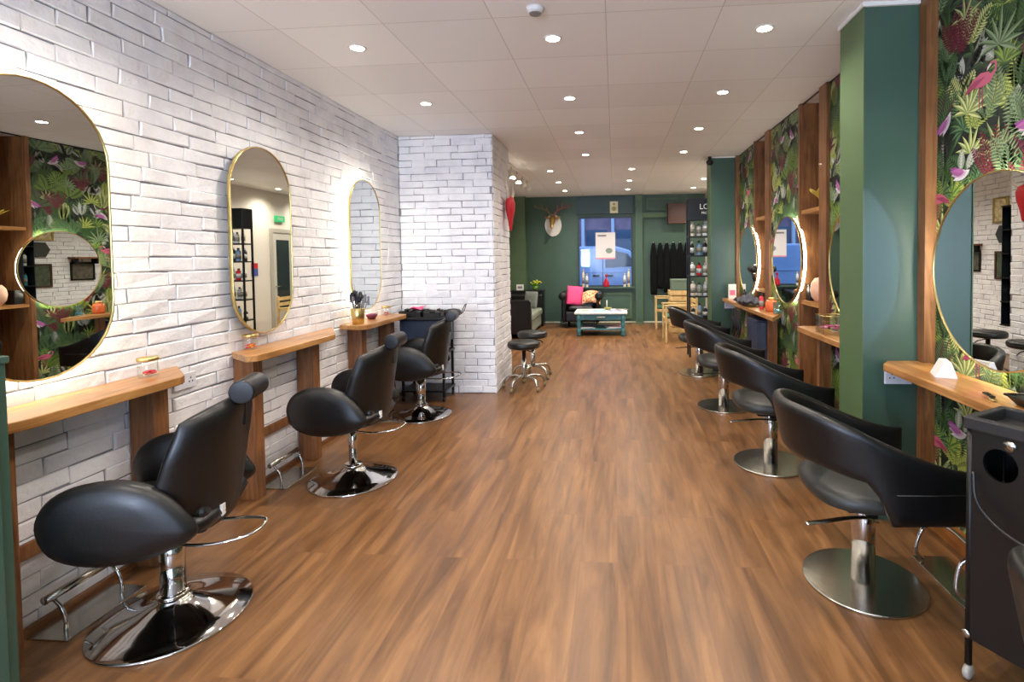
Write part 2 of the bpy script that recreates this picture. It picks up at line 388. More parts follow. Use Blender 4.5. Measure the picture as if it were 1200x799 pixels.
MB().tube([(-1.9,11.60,.035),(.45,11.60,.035)], .012, 8).tube([(.63,11.60,.035),(1.95,11.60,.035)], .012, 8).build('pipe', plain('cream_pipe', (214,206,184), .35), bw)
w1 = struct(MB().box(WX0, WX0+.035, YB-.03, YB+.05, WZ0, WZ1).box(WX1-.035, WX1, YB-.03, YB+.05, WZ0, WZ1).box(WX0+.035, WX1-.035, YB-.03, YB+.05, WZ1-.035, WZ1).box(WX0+.035, WX1-.035, YB-.03, YB+.05, WZ0, WZ0+.035).build('window_1', plain('dark_frame', (40,52,58), .4)))
MB().box(WX0+.035, WX1-.035, YB+.02, YB+.025, WZ0+.035, WZ1-.035).build('pane', glass('window_glass', (1,1,1,1), .01), w1)
MB().box(WX0-.03, WX1+.03, YB-.14, YB-.03, WZ0-.03, WZ0+.0).build('window_sill', M_GREEN, w1)

# ------------------------------------------------------------------ wallpaper: printed jungle leaves as flat colour shapes on the wall
class Paper:
    def __init__(s): s.v = []; s.f = []; s.c = []; s.lay = 0
    def poly(s, pts, col, sub=0):
        o = len(s.v); d = (s.lay*3+sub)*.00003
        s.v += [(p[0], p[1], d) for p in pts]; s.f.append(tuple(range(o, o+len(pts)))); s.c.append(col)
    def leaf(s, x, y, a, L, w, c1, c2=None, sub=0, n=7, bend=0., peak=.42):
        lf = []; rt = []; mid = []
        for i in range(n+1):
            t = i/n; ang = a+bend*t; px = x+L*t*math.cos(a+bend*t*.5); py = y+L*t*math.sin(a+bend*t*.5)
            ww = w*(math.sin(PI*t**(math.log(.5)/math.log(peak))) if 0 < t < 1 else 0)*.5
            mid.append((px,py)); lf.append((px-ww*math.sin(ang), py+ww*math.cos(ang))); rt.append((px+ww*math.sin(ang), py-ww*math.cos(ang)))
        s.poly(lf+mid[::-1][1:-1], c1, sub); s.poly(mid+rt[::-1][1:-1], c2 or c1, sub)
        return mid
    def fern(s, x, y, a, L, c1, c2, bend=.5, n=15, wl=.3, lw=.022):
        for i in range(n):
            t = (i+1)/(n+1); px = x+L*t*math.cos(a+bend*t*.5); py = y+L*t*math.sin(a+bend*t*.5); ang = a+bend*t
            l = L*wl*math.sin(PI*(.12+.86*t))
            for sg in (1,-1): s.leaf(px, py, ang+sg*1.05, l, lw, c1, c2, 0 if sg > 0 else 1, 3)
        s.leaf(x, y, a, L, .006, c2, c2, 2, 5, bend)
    def palm(s, x, y, n, L, w, c1, c2, spread=2.6, a0=PI/2, rnd=random):
        for i in range(n):
            t = i/(n-1)-.5; a = a0+t*spread+rnd.uniform(-.08,.08); l = L*(1-.25*abs(t*2))*rnd.uniform(.85,1.05)
            s.leaf(x, y, a, l, w, c1, c2, i % 3, 6, t*.9)
    def veined(s, x, y, a, L, w, base, vein):
        s.leaf(x, y, a, L, w, base, tuple(b*.85 for b in base), 0, 8)
        for i in range(6):
            t = .12+.12*i; px = x+L*t*math.cos(a); py = y+L*t*math.sin(a); l = w*.42*math.sin(PI*(.15+.75*t))
            for sg in (1,-1): s.leaf(px, py, a+sg*.75, l, w*.055+.002, vein, vein, 2, 3)
        s.leaf(x, y, a, L*.96, .008, vein, vein, 2, 4)
    def flamingo(s, x, y, sc, fl):
        pk, dk = (.50,.10,.18), (.30,.04,.10); wh = (.72,.55,.60)
        T = lambda pts: [(x+fl*p[0]*sc, y+p[1]*sc) for p in pts]
        s.poly(T([(0,0),(.08,.07),(.2,.09),(.32,.05),(.42,-.03),(.3,-.05),(.16,-.07),(.05,-.05)]), pk, 0)
        s.poly(T([(.12,.03),(.3,.03),(.42,-.03),(.46,-.09),(.3,-.05)]), dk, 1)
        s.poly(T([(0,0),(-.05,.05),(-.05,.13),(0,.17),(.05,.15),(.03,.13),(0,.14),(-.02,.12),(-.02,.06),(.05,.03)]), pk, 1)
        s.poly(T([(.05,.15),(.09,.12),(.10,.08),(.07,.10),(.03,.13)]), wh, 2)
        for d in (0,.05): s.poly(T([(.16+d,-.06),(.18+d,-.06),(.17+d,-.3),(.155+d,-.3)]), dk, 0)
    def flower(s, x, y, sc, a):
        for i, c in enumerate([(.70,.66,.70),(.60,.42,.56),(.40,.12,.34),(.26,.06,.24)]):
            s.leaf(x+.02*i*math.cos(a), y+.02*i*math.sin(a), a+(i-1.5)*.22, sc*(1-.08*i), sc*.30, c, tuple(q*.8 for q in c), i % 3, 6, .3)
def lin(r, g, b): return srgb((r,g,b))[:3]
GREENS = [(lin(58,92,40), lin(40,68,30)), (lin(124,150,64), lin(70,98,38)), (lin(170,180,92), lin(108,128,54)), (lin(84,118,74), lin(40,68,42)), (lin(196,202,136), lin(126,142,80)), (lin(44,72,40), lin(28,50,28)), (lin(128,150,110), lin(86,110,76))]
TW, TH = 1.06, 1.30
def paper_tile():
    p = Paper(); rn = random.Random(11)
    for i in range(70):
        x, y = rn.uniform(0,TW), rn.uniform(0,TH); c = rn.choice([GREENS[0],GREENS[5],GREENS[5],(lin(26,36,28),lin(20,28,22))])
        p.lay = i//8; p.palm(x, y, rn.randint(4,7), rn.uniform(.12,.24), rn.uniform(.02,.04), c[0], c[1], rn.uniform(1.6,3.2), rn.uniform(.6,2.6), rn)
    kinds = ['fern','palm','fern','vein','red','palm','fern','fern','vein','pale','palm','redfern','fern','vein','palm','fern']
    n = 90; gx = 9
    order = list(range(n)); rn.shuffle(order)
    for k, o in enumerate(order):
        x = (o % gx+rn.uniform(.1,.9))*TW/gx; y = (o//gx+rn.uniform(.1,.9))*TH/10; p.lay = 9+k//3; kd = kinds[(o*5+o//gx) % 16]; c = rn.choice(GREENS[:5]+GREENS[6:])
        if kd == 'fern':
            for q in range(3): p.fern(x, y, rn.uniform(.9,2.2)+(q-1)*.55, rn.uniform(.16,.26), c[0], c[1], rn.uniform(-.9,.9), 13, .30, .014)
        elif kd == 'palm': p.palm(x, y, rn.randint(8,12), rn.uniform(.13,.2), .022, c[0], c[1], rn.uniform(2.4,4), PI/2+rn.uniform(-.4,.4), rn)
        elif kd == 'vein':
            for q in range(3): p.veined(x+rn.uniform(-.04,.04), y, rn.uniform(.5,2.6), rn.uniform(.11,.17), rn.uniform(.05,.075), rn.choice([lin(170,176,166), lin(40,52,44), lin(140,150,132)]), rn.choice([lin(24,30,26), lin(190,196,184)]))
        elif kd == 'red': p.palm(x, y, rn.randint(7,10), rn.uniform(.15,.24), .026, lin(104,40,58), lin(66,26,40), 2.2, PI/2+rn.uniform(-.5,.5), rn)
        elif kd == 'redfern':
            for q in range(3): p.fern(x, y, 1.1+.45*q, rn.uniform(.18,.26), lin(118,36,50), lin(74,22,34), rn.uniform(-.5,.5), 13, .2, .012)
        elif kd == 'pale': p.palm(x, y, rn.randint(6,9), rn.uniform(.12,.18), .02, lin(168,176,120), lin(112,126,76), 3, PI/2+rn.uniform(-.6,.6), rn)
        elif kd == 'leafy':
            for q in range(6): p.leaf(x+rn.uniform(-.05,.05), y+rn.uniform(-.04,.04), rn.uniform(0,PI), rn.uniform(.07,.12), .045, c[0], c[1], q % 3)
        else: p.flower(x, y, rn.uniform(.09,.13), rn.uniform(-1,1))
    p.lay = 42
    p.flamingo(.40, .80, .42, 1); p.flamingo(.86, .28, .36, -1)
    for x, y, a in [(.12,.55,-.3),(.55,.40,-.1),(.90,1.12,.5),(.48,1.18,2.5),(.70,.72,-.9)]: p.flower(x, y, .13, a)
    for x, y in [(.2,.2),(.62,.98),(.98,.62)]:
        for q in range(4): p.fern(x, y, 1.0+.38*q, .22, lin(124,36,56), lin(80,24,38), .2, 14, .16, .010)
    return p
TILE = paper_tile()
mpw = bpy.data.materials.new('jungle_print'); mpw.use_nodes = True
_a = mpw.node_tree.nodes.new('ShaderNodeVertexColor'); _a.layer_name = 'print'
mpw.node_tree.links.new(_a.outputs['Color'], mpw.node_tree.nodes['Principled BSDF'].inputs['Base Color']); mpw.node_tree.nodes['Principled BSDF'].inputs['Roughness'].default_value = .5
M_PAPERBG = plain('wallpaper_dark_ground', (14,18,16), .55, var=.3, scale=8)
def wallpaper(y0, y1):
    """printed sheet on the right wall between y0 and y1"""
    base = struct(MB().box(XR-.004, XR, y0, y1, .0, CEIL-.012).build('wall_right_paper', M_PAPERBG))
    bm = bmesh.new(); col = bm.loops.layers.float_color.new('print')
    k0, k1 = math.floor((y0-.3)/TW), math.ceil((y1+.3)/TW)
    for ky in range(k0, k1+1):
        for kz in range(-1, 3):
            dy, dz = ky*TW, kz*TH+.2+(TH*.5 if ky % 2 else 0)
            if dy > y1+.35 or dy+TW < y0-.35 or dz > CEIL+.3: continue
            vv = [None]*len(TILE.v)
            for f, c in zip(TILE.f, TILE.c):
                ys = [TILE.v[i][0]+dy for i in f]; zs = [TILE.v[i][1]+dz for i in f]
                if max(ys) < y0 or min(ys) > y1 or max(zs) < .0 or min(zs) > CEIL: continue
                # mirrored so the print runs left to right as seen from the room
                try: face = bm.faces.new([bm.verts.new((XR-.0045-TILE.v[i][2], TILE.v[i][0]+dy, TILE.v[i][1]+dz)) for i in f])
                except ValueError: continue
                for lp in face.loops: lp[col] = (c[0], c[1], c[2], 1)
    for co, no in [((0,y0,0),(0,-1,0)), ((0,y1,0),(0,1,0)), ((0,0,CEIL-.013),(0,0,1)), ((0,0,.001),(0,0,-1))]:
        bmesh.ops.bisect_plane(bm, geom=bm.verts[:]+bm.edges[:]+bm.faces[:], plane_co=co, plane_no=no, clear_outer=True)
    me = bpy.data.meshes.new('printed_leaves'); bm.to_mesh(me); bm.free(); me.materials.append(mpw)
    o = bpy.data.objects.new('printed_leaves', me); C.objects.link(o); o.parent = base
for y0, y1 in [(.2, 3.0), (3.29, 4.33), (4.93, 5.88), (6.46, 7.39)]: wallpaper(y0, y1)
struct(MB().box(XR-.012, XR-.004, 3.3, 7.38, CEIL-.014, CEIL-.002).build('trim_1', M_BLACKM))

# ------------------------------------------------------------------ ceiling downlights
def downlight():
    t = thing('ceiling_downlight', '', 'ceiling light', (0,0,CEIL))
    MB().lathe([(.042,0),(.042,-.004),(.050,-.006),(.058,-.003),(.059,0)], n=24).build('bezel', M_WHITE, t)
    MB().lathe([(.0005,-.0035),(.042,-.0035)], n=20, smooth=False).build('lamp', M_LAMP, t)
    l = bpy.data.lights.new('lamp_light', 'SPOT'); l.energy = SPOT_W; l.color = (1, .90, .79); l.spot_size = R(150); l.spot_blend = 1; l.shadow_soft_size = .04
    o = bpy.data.objects.new('lamp_light', l); C.objects.link(o); o.parent = t; o.location = (0,0,-.02)
    return t
DL = downlight(); first = True
REAR = [q for q in C.objects if q.parent == DL and q.type == 'LIGHT'][0].data.copy(); REAR.energy = SPOT_W*1.6
SPOTS = []
for j, y in enumerate([-1.2, .6, 2.03, 3.26, 4.48, 5.71, 6.95]):
    for i, x in enumerate([-1.64, -.37, .92]):
        if i == 0 and y > 5: continue
        SPOTS.append((x, y, ['left row over the brick wall chairs', 'middle row over the aisle', 'right row over the tub chairs'][i], j))
for j, y in enumerate([8.17, 9.42, 10.62]):
    for i, x in enumerate([-1.0, .285, 1.6]):
        SPOTS.append((x, y, ['rear left row', 'rear middle row', 'rear right row'][i], j+7))
ordw = {0: 'far behind the camera', 1: 'above the camera', 2: 'out of frame', 3: 'nearest in frame', 4: 'second in frame', 5: 'third in frame', 6: 'fourth in frame', 7: 'nearest of its three', 8: 'middle of its three', 9: 'farthest of its three'}
for x, y, row, j in SPOTS:
    lab = 'round ceiling downlight, %s, %s' % (row, ordw[j])
    if first: DL.location = (x,y,CEIL); DL['label'] = lab; DL['group'] = 'recessed ceiling downlights'; first = False
    else:
        d = dup(DL, (x,y,CEIL), 0, lab, 'recessed ceiling downlights')
        if j >= 7:
            for ch in [q for q in C.objects if q.parent == d and q.type == 'LIGHT']: ch.data = REAR

# smoke detector ring at the top of the picture
t = thing('smoke_detector', 'small round white detector on the ceiling near the top of frame', 'smoke detector', (-.42,2.86,CEIL))
MB().lathe([(.0,-.03),(.03,-.03),(.045,-.02),(.05,0)], n=24).build('body', M_WHITE, t); MB().lathe([(.024,-.031),(.03,-.034),(.034,-.030)], n=24).build('vent_ring', plain('grey_vent', (130,128,126), .5), t)

# ------------------------------------------------------------------ mirrors
def pill_outline(w, h, n=14, r=None):
    r = w/2; out = []
    if h <= w+1e-6: return [(r*math.cos(2*PI*i/64), h/2*math.sin(2*PI*i/64)) for i in range(64)]
    for i in range(n+1): a = PI*i/n; out.append((r*math.cos(a), h/2-r+r*math.sin(a)))
    for i in range(n+1): a = PI+PI*i/n; out.append((r*math.cos(a), -h/2+r+r*math.sin(a)))
    return out
def mirror(x, y, z, w, h, face, label, lit, n=18, name='wall_mirror', group=None):
    """face=+1 looks to +X (left wall), -1 looks to -X (right wall)"""
    t = thing(name, label, 'mirror', (x,y,z), 0, group); o = pill_outline(w, h, n); s = face; D = .058
    def ring(k, d): return [(s*d, a*(w+2*k)/w, b*(h+2*k)/h) for a,b in o]
    MB().loft([ring(-.002,.036), ring(0,.037), ring(.0,D), ring(-.001,D+.003), ring(-.006,D+.003), ring(-.007,D), ring(-.007,.036), ring(-.002,.036)], cap=False).build('frame', M_GOLD, t)
    MB().add(ring(.001, D-.002), [tuple(range(len(o)))] if s > 0 else [tuple(reversed(range(len(o))))]).build('mirror_glass', M_MIRROR, t)
    MB().add(ring(-.004, .037), [tuple(range(len(o)))]).build('back_plate', M_BLACKP, t)
    if lit: MB().loft([ring(-.018,.006), ring(-.018,.034)], cap=False, smooth=False).build('led_strip', M_LED, t)
    return t
m1 = mirror(XL+.016, 1.915, 1.638, .61, 1.22, 1, 'tall pill-shaped gold-rimmed mirror nearest on the white brick wall', True)
m2 = mirror(XL+.016, 3.275, 1.640, .60, 1.23, 1, 'tall pill-shaped gold-rimmed mirror, middle one of the three on the brick wall', False)
mirror(XL+.016, 4.705, 1.643, .595, 1.22, 1, 'glowing tall pill-shaped mirror nearest the brick column', True)
m1.rotation_euler.z = R(-1.0); m1.location.x += .004; m2.rotation_euler.z = R(.4); m2.location.x += .002
mirror(XR-.01, 2.415, 1.415, .88, .88, -1, 'large round gold-rimmed mirror nearest the camera on the leafy wall', True, 24)
mirror(XR-.01, 3.74, 1.43, .87, .87, -1, 'round gold-rimmed mirror half hidden behind the near green pillar', False, 24)
mirror(XR-.01, 5.20, 1.447, .86, .85, -1, 'round lit mirror between the two wooden niches', True, 24)
mirror(XR-.01, 6.66, 1.43, .85, .85, -1, 'round lit mirror farthest along the leafy wall, beside the far pillar', True, 24)

# ------------------------------------------------------------------ timber niches and posts on the right wall
def niche(y0, y1, label, shelves):
    t = thing('wooden_niche', label, 'shelving', (0,0,0))
    MB().box(XR+.39, XR+.41, y0, y1, 0, CEIL).build('back_panel', M_WPOST, t)
    MB().box(XR-.02, XR+.41, y1-.03, y1-.002, 0, CEIL-.001).build('side_panel', M_WPOST, t)
    MB().box(XR-.02, XR+.41, y0+.002, y0+.03, 0, CEIL-.001).build('side_panel', M_WPOST, t)
    MB().box(XR-.035, XR-.006, y0-.02, y0+.13, 0, CEIL-.001).build('face_post', M_WPOST, t)
    MB().box(XR-.035, XR-.006, y1-.025, y1+.02, 0, CEIL-.001).build('face_post', M_WPOST, t)
    for z in shelves: MB().box(XR-.02, XR+.39, y0+.03, y1-.03, z-.035, z).build('shelf', M_WTOP, t)
    return t
niche(4.33, 4.93, 'tall timber-lined niche with open shelves in the leafy wall, nearer one', [1.90, 1.08])
niche(5.88, 6.46, 'tall timber-lined niche with open shelves in the leafy wall, farther one', [1.95, 1.10])
tag(MB().box(1.665, XR-.005, 2.93, 2.995, 0, CEIL).build('wooden_post', M_WPOST), 'upright timber post against the near green pillar', 'post')
tag(MB().box(1.68, XR-.005, 7.31, 7.38, 0, CEIL).build('wooden_post', M_WPOST), 'upright timber post against the far green pillar', 'post')

# ------------------------------------------------------------------ counters
def counter_l(y0f, y0b, y1f, y1b, legs, label, rnd0=False):
    t = thing('styling_counter', label, 'counter', (0,0,0)); xf, xb = -2.125, XL+.018
    o = [(xb, y0b), (xf-.06, y0f-.015), (xf-.015, y0f+.02), (xf, y0f+.08), (xf, y1f-.05), (xf-.02, y1f), (xb, y1b)]
    MB().prism(o, .90, .94).build('worktop', M_WTOP, t, bevel=.004)
    for a in legs: MB().box(xb, -2.25, a, a+.085, 0, .90).build('leg', M_WLEG, t, bevel=.003)
    MB().box(xb, -2.365, min(legs)-(.5 if rnd0 else 0), max(legs), .315, .378).build('rail', M_WLEG, t, bevel=.003)
    return t
counter_l(1.62, 1.62, 2.40, 2.62, [1.66, 2.33], 'oak styling counter on timber legs under the nearest pill-shaped mirror')
counter_l(2.90, 3.02, 3.80, 4.18, [3.03, 3.67], 'oak styling counter on timber legs under the middle pill-shaped mirror')
counter_l(4.27, 4.29, 5.16, 5.25, [4.42, 5.02], 'oak styling counter on timber legs under the glowing far mirror')
def counter_r(pts, label, legs):
    t = thing('styling_counter', label, 'counter', (0,0,0))
    MB().prism(pts, .865, .905).build('worktop', M_WTOP, t, bevel=.004)
    for a in legs: MB().box(1.60, XR-.036, a, a+.05, 0, .865).build('leg', M_WLEG, t, bevel=.003)
    return t
xb = XR-.037
counter_r([(xb,1.77),(xb,2.925),(1.66,2.925),(1.66,2.985),(1.50,2.985),(1.44,2.9),(1.44,2.07),(1.53,1.95)], 'oak styling counter jutting from the near green pillar beneath the large round mirror', [])
counter_r([(xb,3.31),(xb,4.42),(1.56,4.44),(1.50,4.40),(1.50,3.31)], 'oak styling counter between the near pillar and the nearer timber niche', [4.20])
counter_r([(xb,5.42),(xb,7.30),(1.66,7.30),(1.66,7.375),(1.50,7.375),(1.49,7.34),(1.49,5.02)], 'long oak styling counter beneath the two far round mirrors', [5.55, 6.4])

# ------------------------------------------------------------------ left chairs
def puff_outline(pts): return smooth_loop(pts, 4)
def chair_left(drop=0., lever=0.):
    t = thing('salon_chair', '', 'salon chair')
    MB().lathe([(.0,.002),(.286,.002),(.2875,.007),(.283,.012),(.21,.022),(.13,.045),(.085,.068),(.062,.085),(.058,.096),(.0,.096)], n=64).build('base', M_CHROME, t)
    MB().lathe([(.0,.095),(.060,.095),(.062,.103),(.056,.110),(.0,.11)], n=32).build('collar', M_CHROME, t)
    r = .046 if not drop else .027
    MB().lathe([(.0,.1),(r,.1),(r,.40),(.0,.40)], n=32).build('column', M_CHROME, t)
    MB().box(-.13, .13, -.15, .15, .395, .42).build('seat_plate', M_BLACKM, t, bevel=.008)
    # pump lever: a loop of rod on the near side
    MB().tube(smooth_path([(.05,.02,.392),(.17,.10,.39),(.22,.25,.395),(.20,.38,.41),(.13,.41,.43),(.08,.30,.425),(.03,.10,.405)], 6), .0065, 8).build('pump_lever', M_CHROME, t)
    so = puff_outline([(-.23,-.30),(-.14,-.345),(0,-.36),(.14,-.345),(.23,-.30),(.24,-.1),(.235,.18),(.12,.24),(-.12,.24),(-.235,.18),(-.24,-.1)])
    MB().puff(so, .468, .065, 'Z').build('seat', M_LEATHER, t)
    ao = puff_outline([(-.285,.56),(-.25,.645),(-.16,.695),(-.03,.705),(.09,.665),(.16,.60),(.215,.52),(.225,.475),(.16,.43),(.03,.395),(-.13,.40),(-.245,.455)])
    for s in (1,-1):
        MB().puff(ao, s*.285, .052, 'X').build('armrest', M_LEATHER, t)
    # curved backrest wrapping forward at its sides
    def back(u, v):
        a = 2*u-1; z = .405+.53*v
        w = .230+.045*min(1, v/.4)**.8-.030*max(0, v-.7)/.3
        z2 = z-.05*abs(a)**2.6*max(0, v-.35)*1.5
        y = .205+.07*v**1.3 - .18*abs(a)**2.2*(1-.35*v) 
        return (a*w, y, z2)
    MB().pad(back, lambda u, v: .043, 22, 18, 7).build('backrest', M_LEATHER, t)
    MB().pad(lambda u, v: ((2*u-1)*.15, .150+.05*v-.05*abs(2*u-1)**2, .50+.36*v), .03, 12, 10, 4).build('back_cushion', M_LEATHER2, t)
    hr = MB().lathe([(.0,-.0885),(.044,-.088),(.0455,-.0878),(.0495,-.084),(.050,-.080),(.050,.080),(.0495,.084),(.0455,.0878),(.044,.088),(.0,.0885)], (0,.315,.955), 28, True, 'X').build('headrest', M_LEATHER, t)
    MB().lathe([(.0,-.0905),(.040,-.0905),(.0415,-.087)], (0,.315,.955), 28, True, 'X').build('end_cap', M_LEATHER, hr)
    MB().box(-.018, .018, .28, .305, .80, .93).build('headrest_bracket', M_BLACKM, t)
    MB().box(.10, .20, .03, .215, .425, .53).build('hinge_cover', M_BLACKP, t, bevel=.02)
    MB().box(.085, .112, .232, .2425, .455, .50).build('care_tag', M_WHITE, t)
    return t
def place(o, loc, rz, label, group, cat='salon chair'):
    o.location = loc; o.rotation_euler = (0,0,rz); o['label'] = label; o['group'] = group; return o
G1 = 'black leather chairs along the brick wall'
c1 = place(chair_left(), (-1.884,2.012,0), R(-73), 'black leather styling chair with roll headrest, nearest at the brick wall', G1)
c2 = place(chair_left(.03), (-1.80,3.373,0), R(-87), 'black leather chair with roll headrest facing the middle pill-shaped mirror', G1)
c3 = dup(c1, (-1.876,4.82,0), R(-84), 'black leather chair with roll headrest, farthest, beside the brick column', G1)

def footrest():
    t = thing('footrest', '', 'footrest')
    MB().box(-.175,.175, -.09,.09, .0,.008).build('floor_plate', M_STEEL, t, bevel=.002)
    MB().lathe([(.0,-.15),(.017,-.15),(.017,.15),(.0,.15)], (0,.035,.145), 16, True, 'X').build('bar', M_STEEL, t)
    for s in (-.12,.12): MB().tube(smooth_path([(s,-.02,.008),(s,-.022,.05),(s,-.005,.10),(s,.03,.135)], 5), .008, 8).build('strut', M_CHROME, t)
    return t
f1 = place(footrest(), (-2.268,2.01,0), R(90), 'brushed steel footrest on the floor in front of the nearest left chair', 'footrests', '')
f2 = dup(f1, (-2.255,3.36,0), R(90), 'brushed steel footrest on the floor before the middle left chair', 'footrests')
f3 = dup(f1, (-2.27,4.78,0), R(90), 'brushed steel footrest behind the far left chair', 'footrests')

# ------------------------------------------------------------------ right tub chairs (front = +X in local space)
def sst(a, b, x): t = min(1, max(0, (x-a)/(b-a))); return t*t*(3-2*t)
def chair_right():
    t = thing('tub_chair', '', 'salon chair')
    MB().lathe([(.0,.001),(.251,.001),(.2537,.004),(.2537,.010),(.251,.013),(.0,.0132)], n=64, smooth=False).build('base', M_STEEL, t)
    MB().lathe([(.0,.013),(.050,.013),(.050,.37),(.046,.376),(.0,.376)], n=36).build('column', M_CHROME, t)
    MB().box(-.12,.14,-.12,.12,.375,.40).build('seat_plate', M_BLACKM, t, bevel=.006)
    MB().tube(smooth_path([(.02,-.075,.318),(-.03,-.095,.345),(-.12,-.12,.356),(-.22,-.145,.356),(-.32,-.16,.350)], 6), [.014]*25, 10, .45).build('pump_lever', M_CHROME, t)
    MB().box(-.02,.02,-.09,0,.335,.36).build('lever_block', M_BLACKM, t, bevel=.004)
    so = puff_outline([(-.25,-.10),(-.20,-.20),(-.08,-.245),(.12,-.25),(.27,-.235),(.30,-.15),(.31,0),(.30,.15),(.27,.235),(.12,.25),(-.08,.245),(-.20,.20),(-.25,.10)])
    MB().puff(so, .455, .06, 'Z', 3.2).build('seat', M_LEATHER2, t)
    def path(u):
        # horseshoe: near arm front -> rear -> far arm front
        s = 2*u-1; L1 = .36
        if abs(s) > .52:
            k = (abs(s)-.52)/.48; return (-.02+k*.35, math.copysign(.285-.012*k, s))
        a = s/.52*PI/2; return (-.02-.325*math.cos(a)**.9 if abs(a) < PI/2-1e-6 else -.02, .285*math.sin(a))
    def band(u, v):
        x, y = path(u); q = sst(-.34, .33, x)
        zt = .855-.235*q**.85; zb = .615-.04*sst(-.34,-.10,x); zb = zb-(zb-.405)*sst(-.125,-.045,x)
        out = 1+.05*(1-v)*0
        lean = .025*(v-.5)*(1-q)
        return (x*out-lean*2, y*(1+.03*v), zb+(zt-zb)*v)
    MB().pad(band, .027, 60, 12, 9).build('back_and_arms', M_LEATHER, t)
    for s in (1,-1):
        MB().tube([(-.03, s*.3145, .545), (.10, s*.313, .543), (.24, s*.309, .545)], .0022, 6).build('seam_piping', M_LEATHER2, t)
    return t
G2 = 'black tub chairs along the leafy wall'
r1 = place(chair_right(), (1.117,2.42,0), R(2), 'black leather tub chair at the near green pillar, largest on the right', G2)
r2 = dup(r1, (1.103,3.78,0), R(0), 'black leather tub chair just beyond the near green pillar, second in the row', G2)
r3 = dup(r1, (1.066,5.20,0), R(-2), 'black leather tub chair third in the right-hand row, before the middle lit mirror', G2)
r4 = dup(r1, (1.066,6.68,0), R(0), 'black leather tub chair farthest in the right-hand row', G2)
r0 = dup(r1, (1.19,1.02,0), R(3), 'black leather tub chair cut off at the lower right corner of the photo', G2)
def footrest_r():
    t = thing('hoop_footrest', '', 'footrest')
    MB().tube(smooth_path([(-.02,-.16,.015),(-.06,-.15,.06),(-.04,-.14,.16),(.02,-.13,.22),(.02,.13,.22),(-.04,.14,.16),(-.06,.15,.06),(-.02,.16,.015)], 6), .009, 8).build('hoop', M_CHROME, t)
    MB().box(-.05,.12,-.20,.20,0,.006).build('floor_plate', M_STEEL, t, bevel=.002)
    return t
q1 = place(footrest_r(), (1.50,2.44,0), 0, 'chrome hoop footrest under the near tub chair by the wall', 'hoop footrests')
q2 = dup(q1, (1.50,3.80,0), 0, 'chrome hoop footrest before the second tub chair', 'hoop footrests')
q3 = dup(q1, (1.50,5.22,0), 0, 'chrome hoop footrest before the third tub chair', 'hoop footrests')

# ------------------------------------------------------------------ black trolley, right foreground
def trolley():
    t = thing('salon_trolley', 'tall black plastic salon trolley with round holder holes in the right foreground', 'trolley', (1.215,1.885,0), math.atan2(-.85,.527))
    L, D = .42, .24   # local x along the near side, local y away
    hole = [(.098+.050*math.cos(2*PI*i/24), .79+.055*math.sin(2*PI*i/24)) for i in range(24)]
    b = MB()
    def panel(x0, x1, y0, y1):   # front panel with a hole: ring of quads
        n = 24; cx, cz = .098, .79; fr = []
        for i in range(n):
            a = 2*PI*i/n; dx, dz = math.cos(a), math.sin(a)
            k = min(((x1-cx) if dx > 0 else (cx-x0))/max(1e-6,abs(dx)), ((y1-cz) if dz > 0 else (cz-y0))/max(1e-6,abs(dz)))
            fr.append((cx+dx*k, cz+dz*k))
        for h in (0, .012): b.add([(p[0],h,p[1]) for p in hole]+[(p[0],h,p[1]) for p in fr], [(i,(i+1)%n,n+(i+1)%n,n+i) for i in range(n)])
        b.add([(p[0],0,p[1]) for p in hole]+[(p[0],.012,p[1]) for p in hole], [(i,(i+1)%n,n+(i+1)%n,n+i) for i in range(n)])
    panel(0, L, .66, .89); b.box(0, L, 0, .012, .15, .66)
    b.box(0, .012, .012, D, .15, .89).box(L-.012, L, .012, D, .15, .89).box(0, L, D-.012, D, .15, .89)
    b.build('body', M_BLACKP, t)
    MB().box(-.008, L+.008, -.012, 0.02, .89, .932).box(-.008, L+.008, D-.02, D+.008, .89, .932).box(-.008, .02, .02, D-.02, .89, .932).box(L-.02, L+.008, .02, D-.02, .89, .932).box(0, L, 0, D, .885, .895).build('top_tray', plain('worn_black_plastic', (34,34,34), .5), t, bevel=.006)
    MB().lathe([(.0,0),(.018,0),(.018,-.003)], (.125,-.003,.865), 16, True, 'Y').build('rivet', M_STEEL, t)
    MB().tube(smooth_path([(.03,-.02,.75),(.05,-.04,.66),(.12,-.05,.60),(.22,-.055,.575),(.32,-.05,.60),(.40,-.03,.68)], 6), .006, 8).build('cable', M_BLACKP, t)
    MB().lathe([(.0,-.004),(.014,-.004),(.014,.004),(.0,.004)], (.005,-.004,.165), 14, True, 'Y').build('bolt', M_STEEL, t)
    for x in (.008, L-.008):
        for y in (.008, D-.008):
            MB().lathe([(.0,.055),(.011,.055),(.011,.89),(.0,.89)], (x,y,0), 12).build('leg', M_BLACKM, t)
            c = MB().lathe([(.0,-.011),(.020,-.011),(.026,-.006),(.026,.006),(.020,.011),(.0,.011)], (x,y,.026), 16, True, 'X').build('caster', plain('grey_caster', (150,146,138), .4), t)
    return t
trolley()
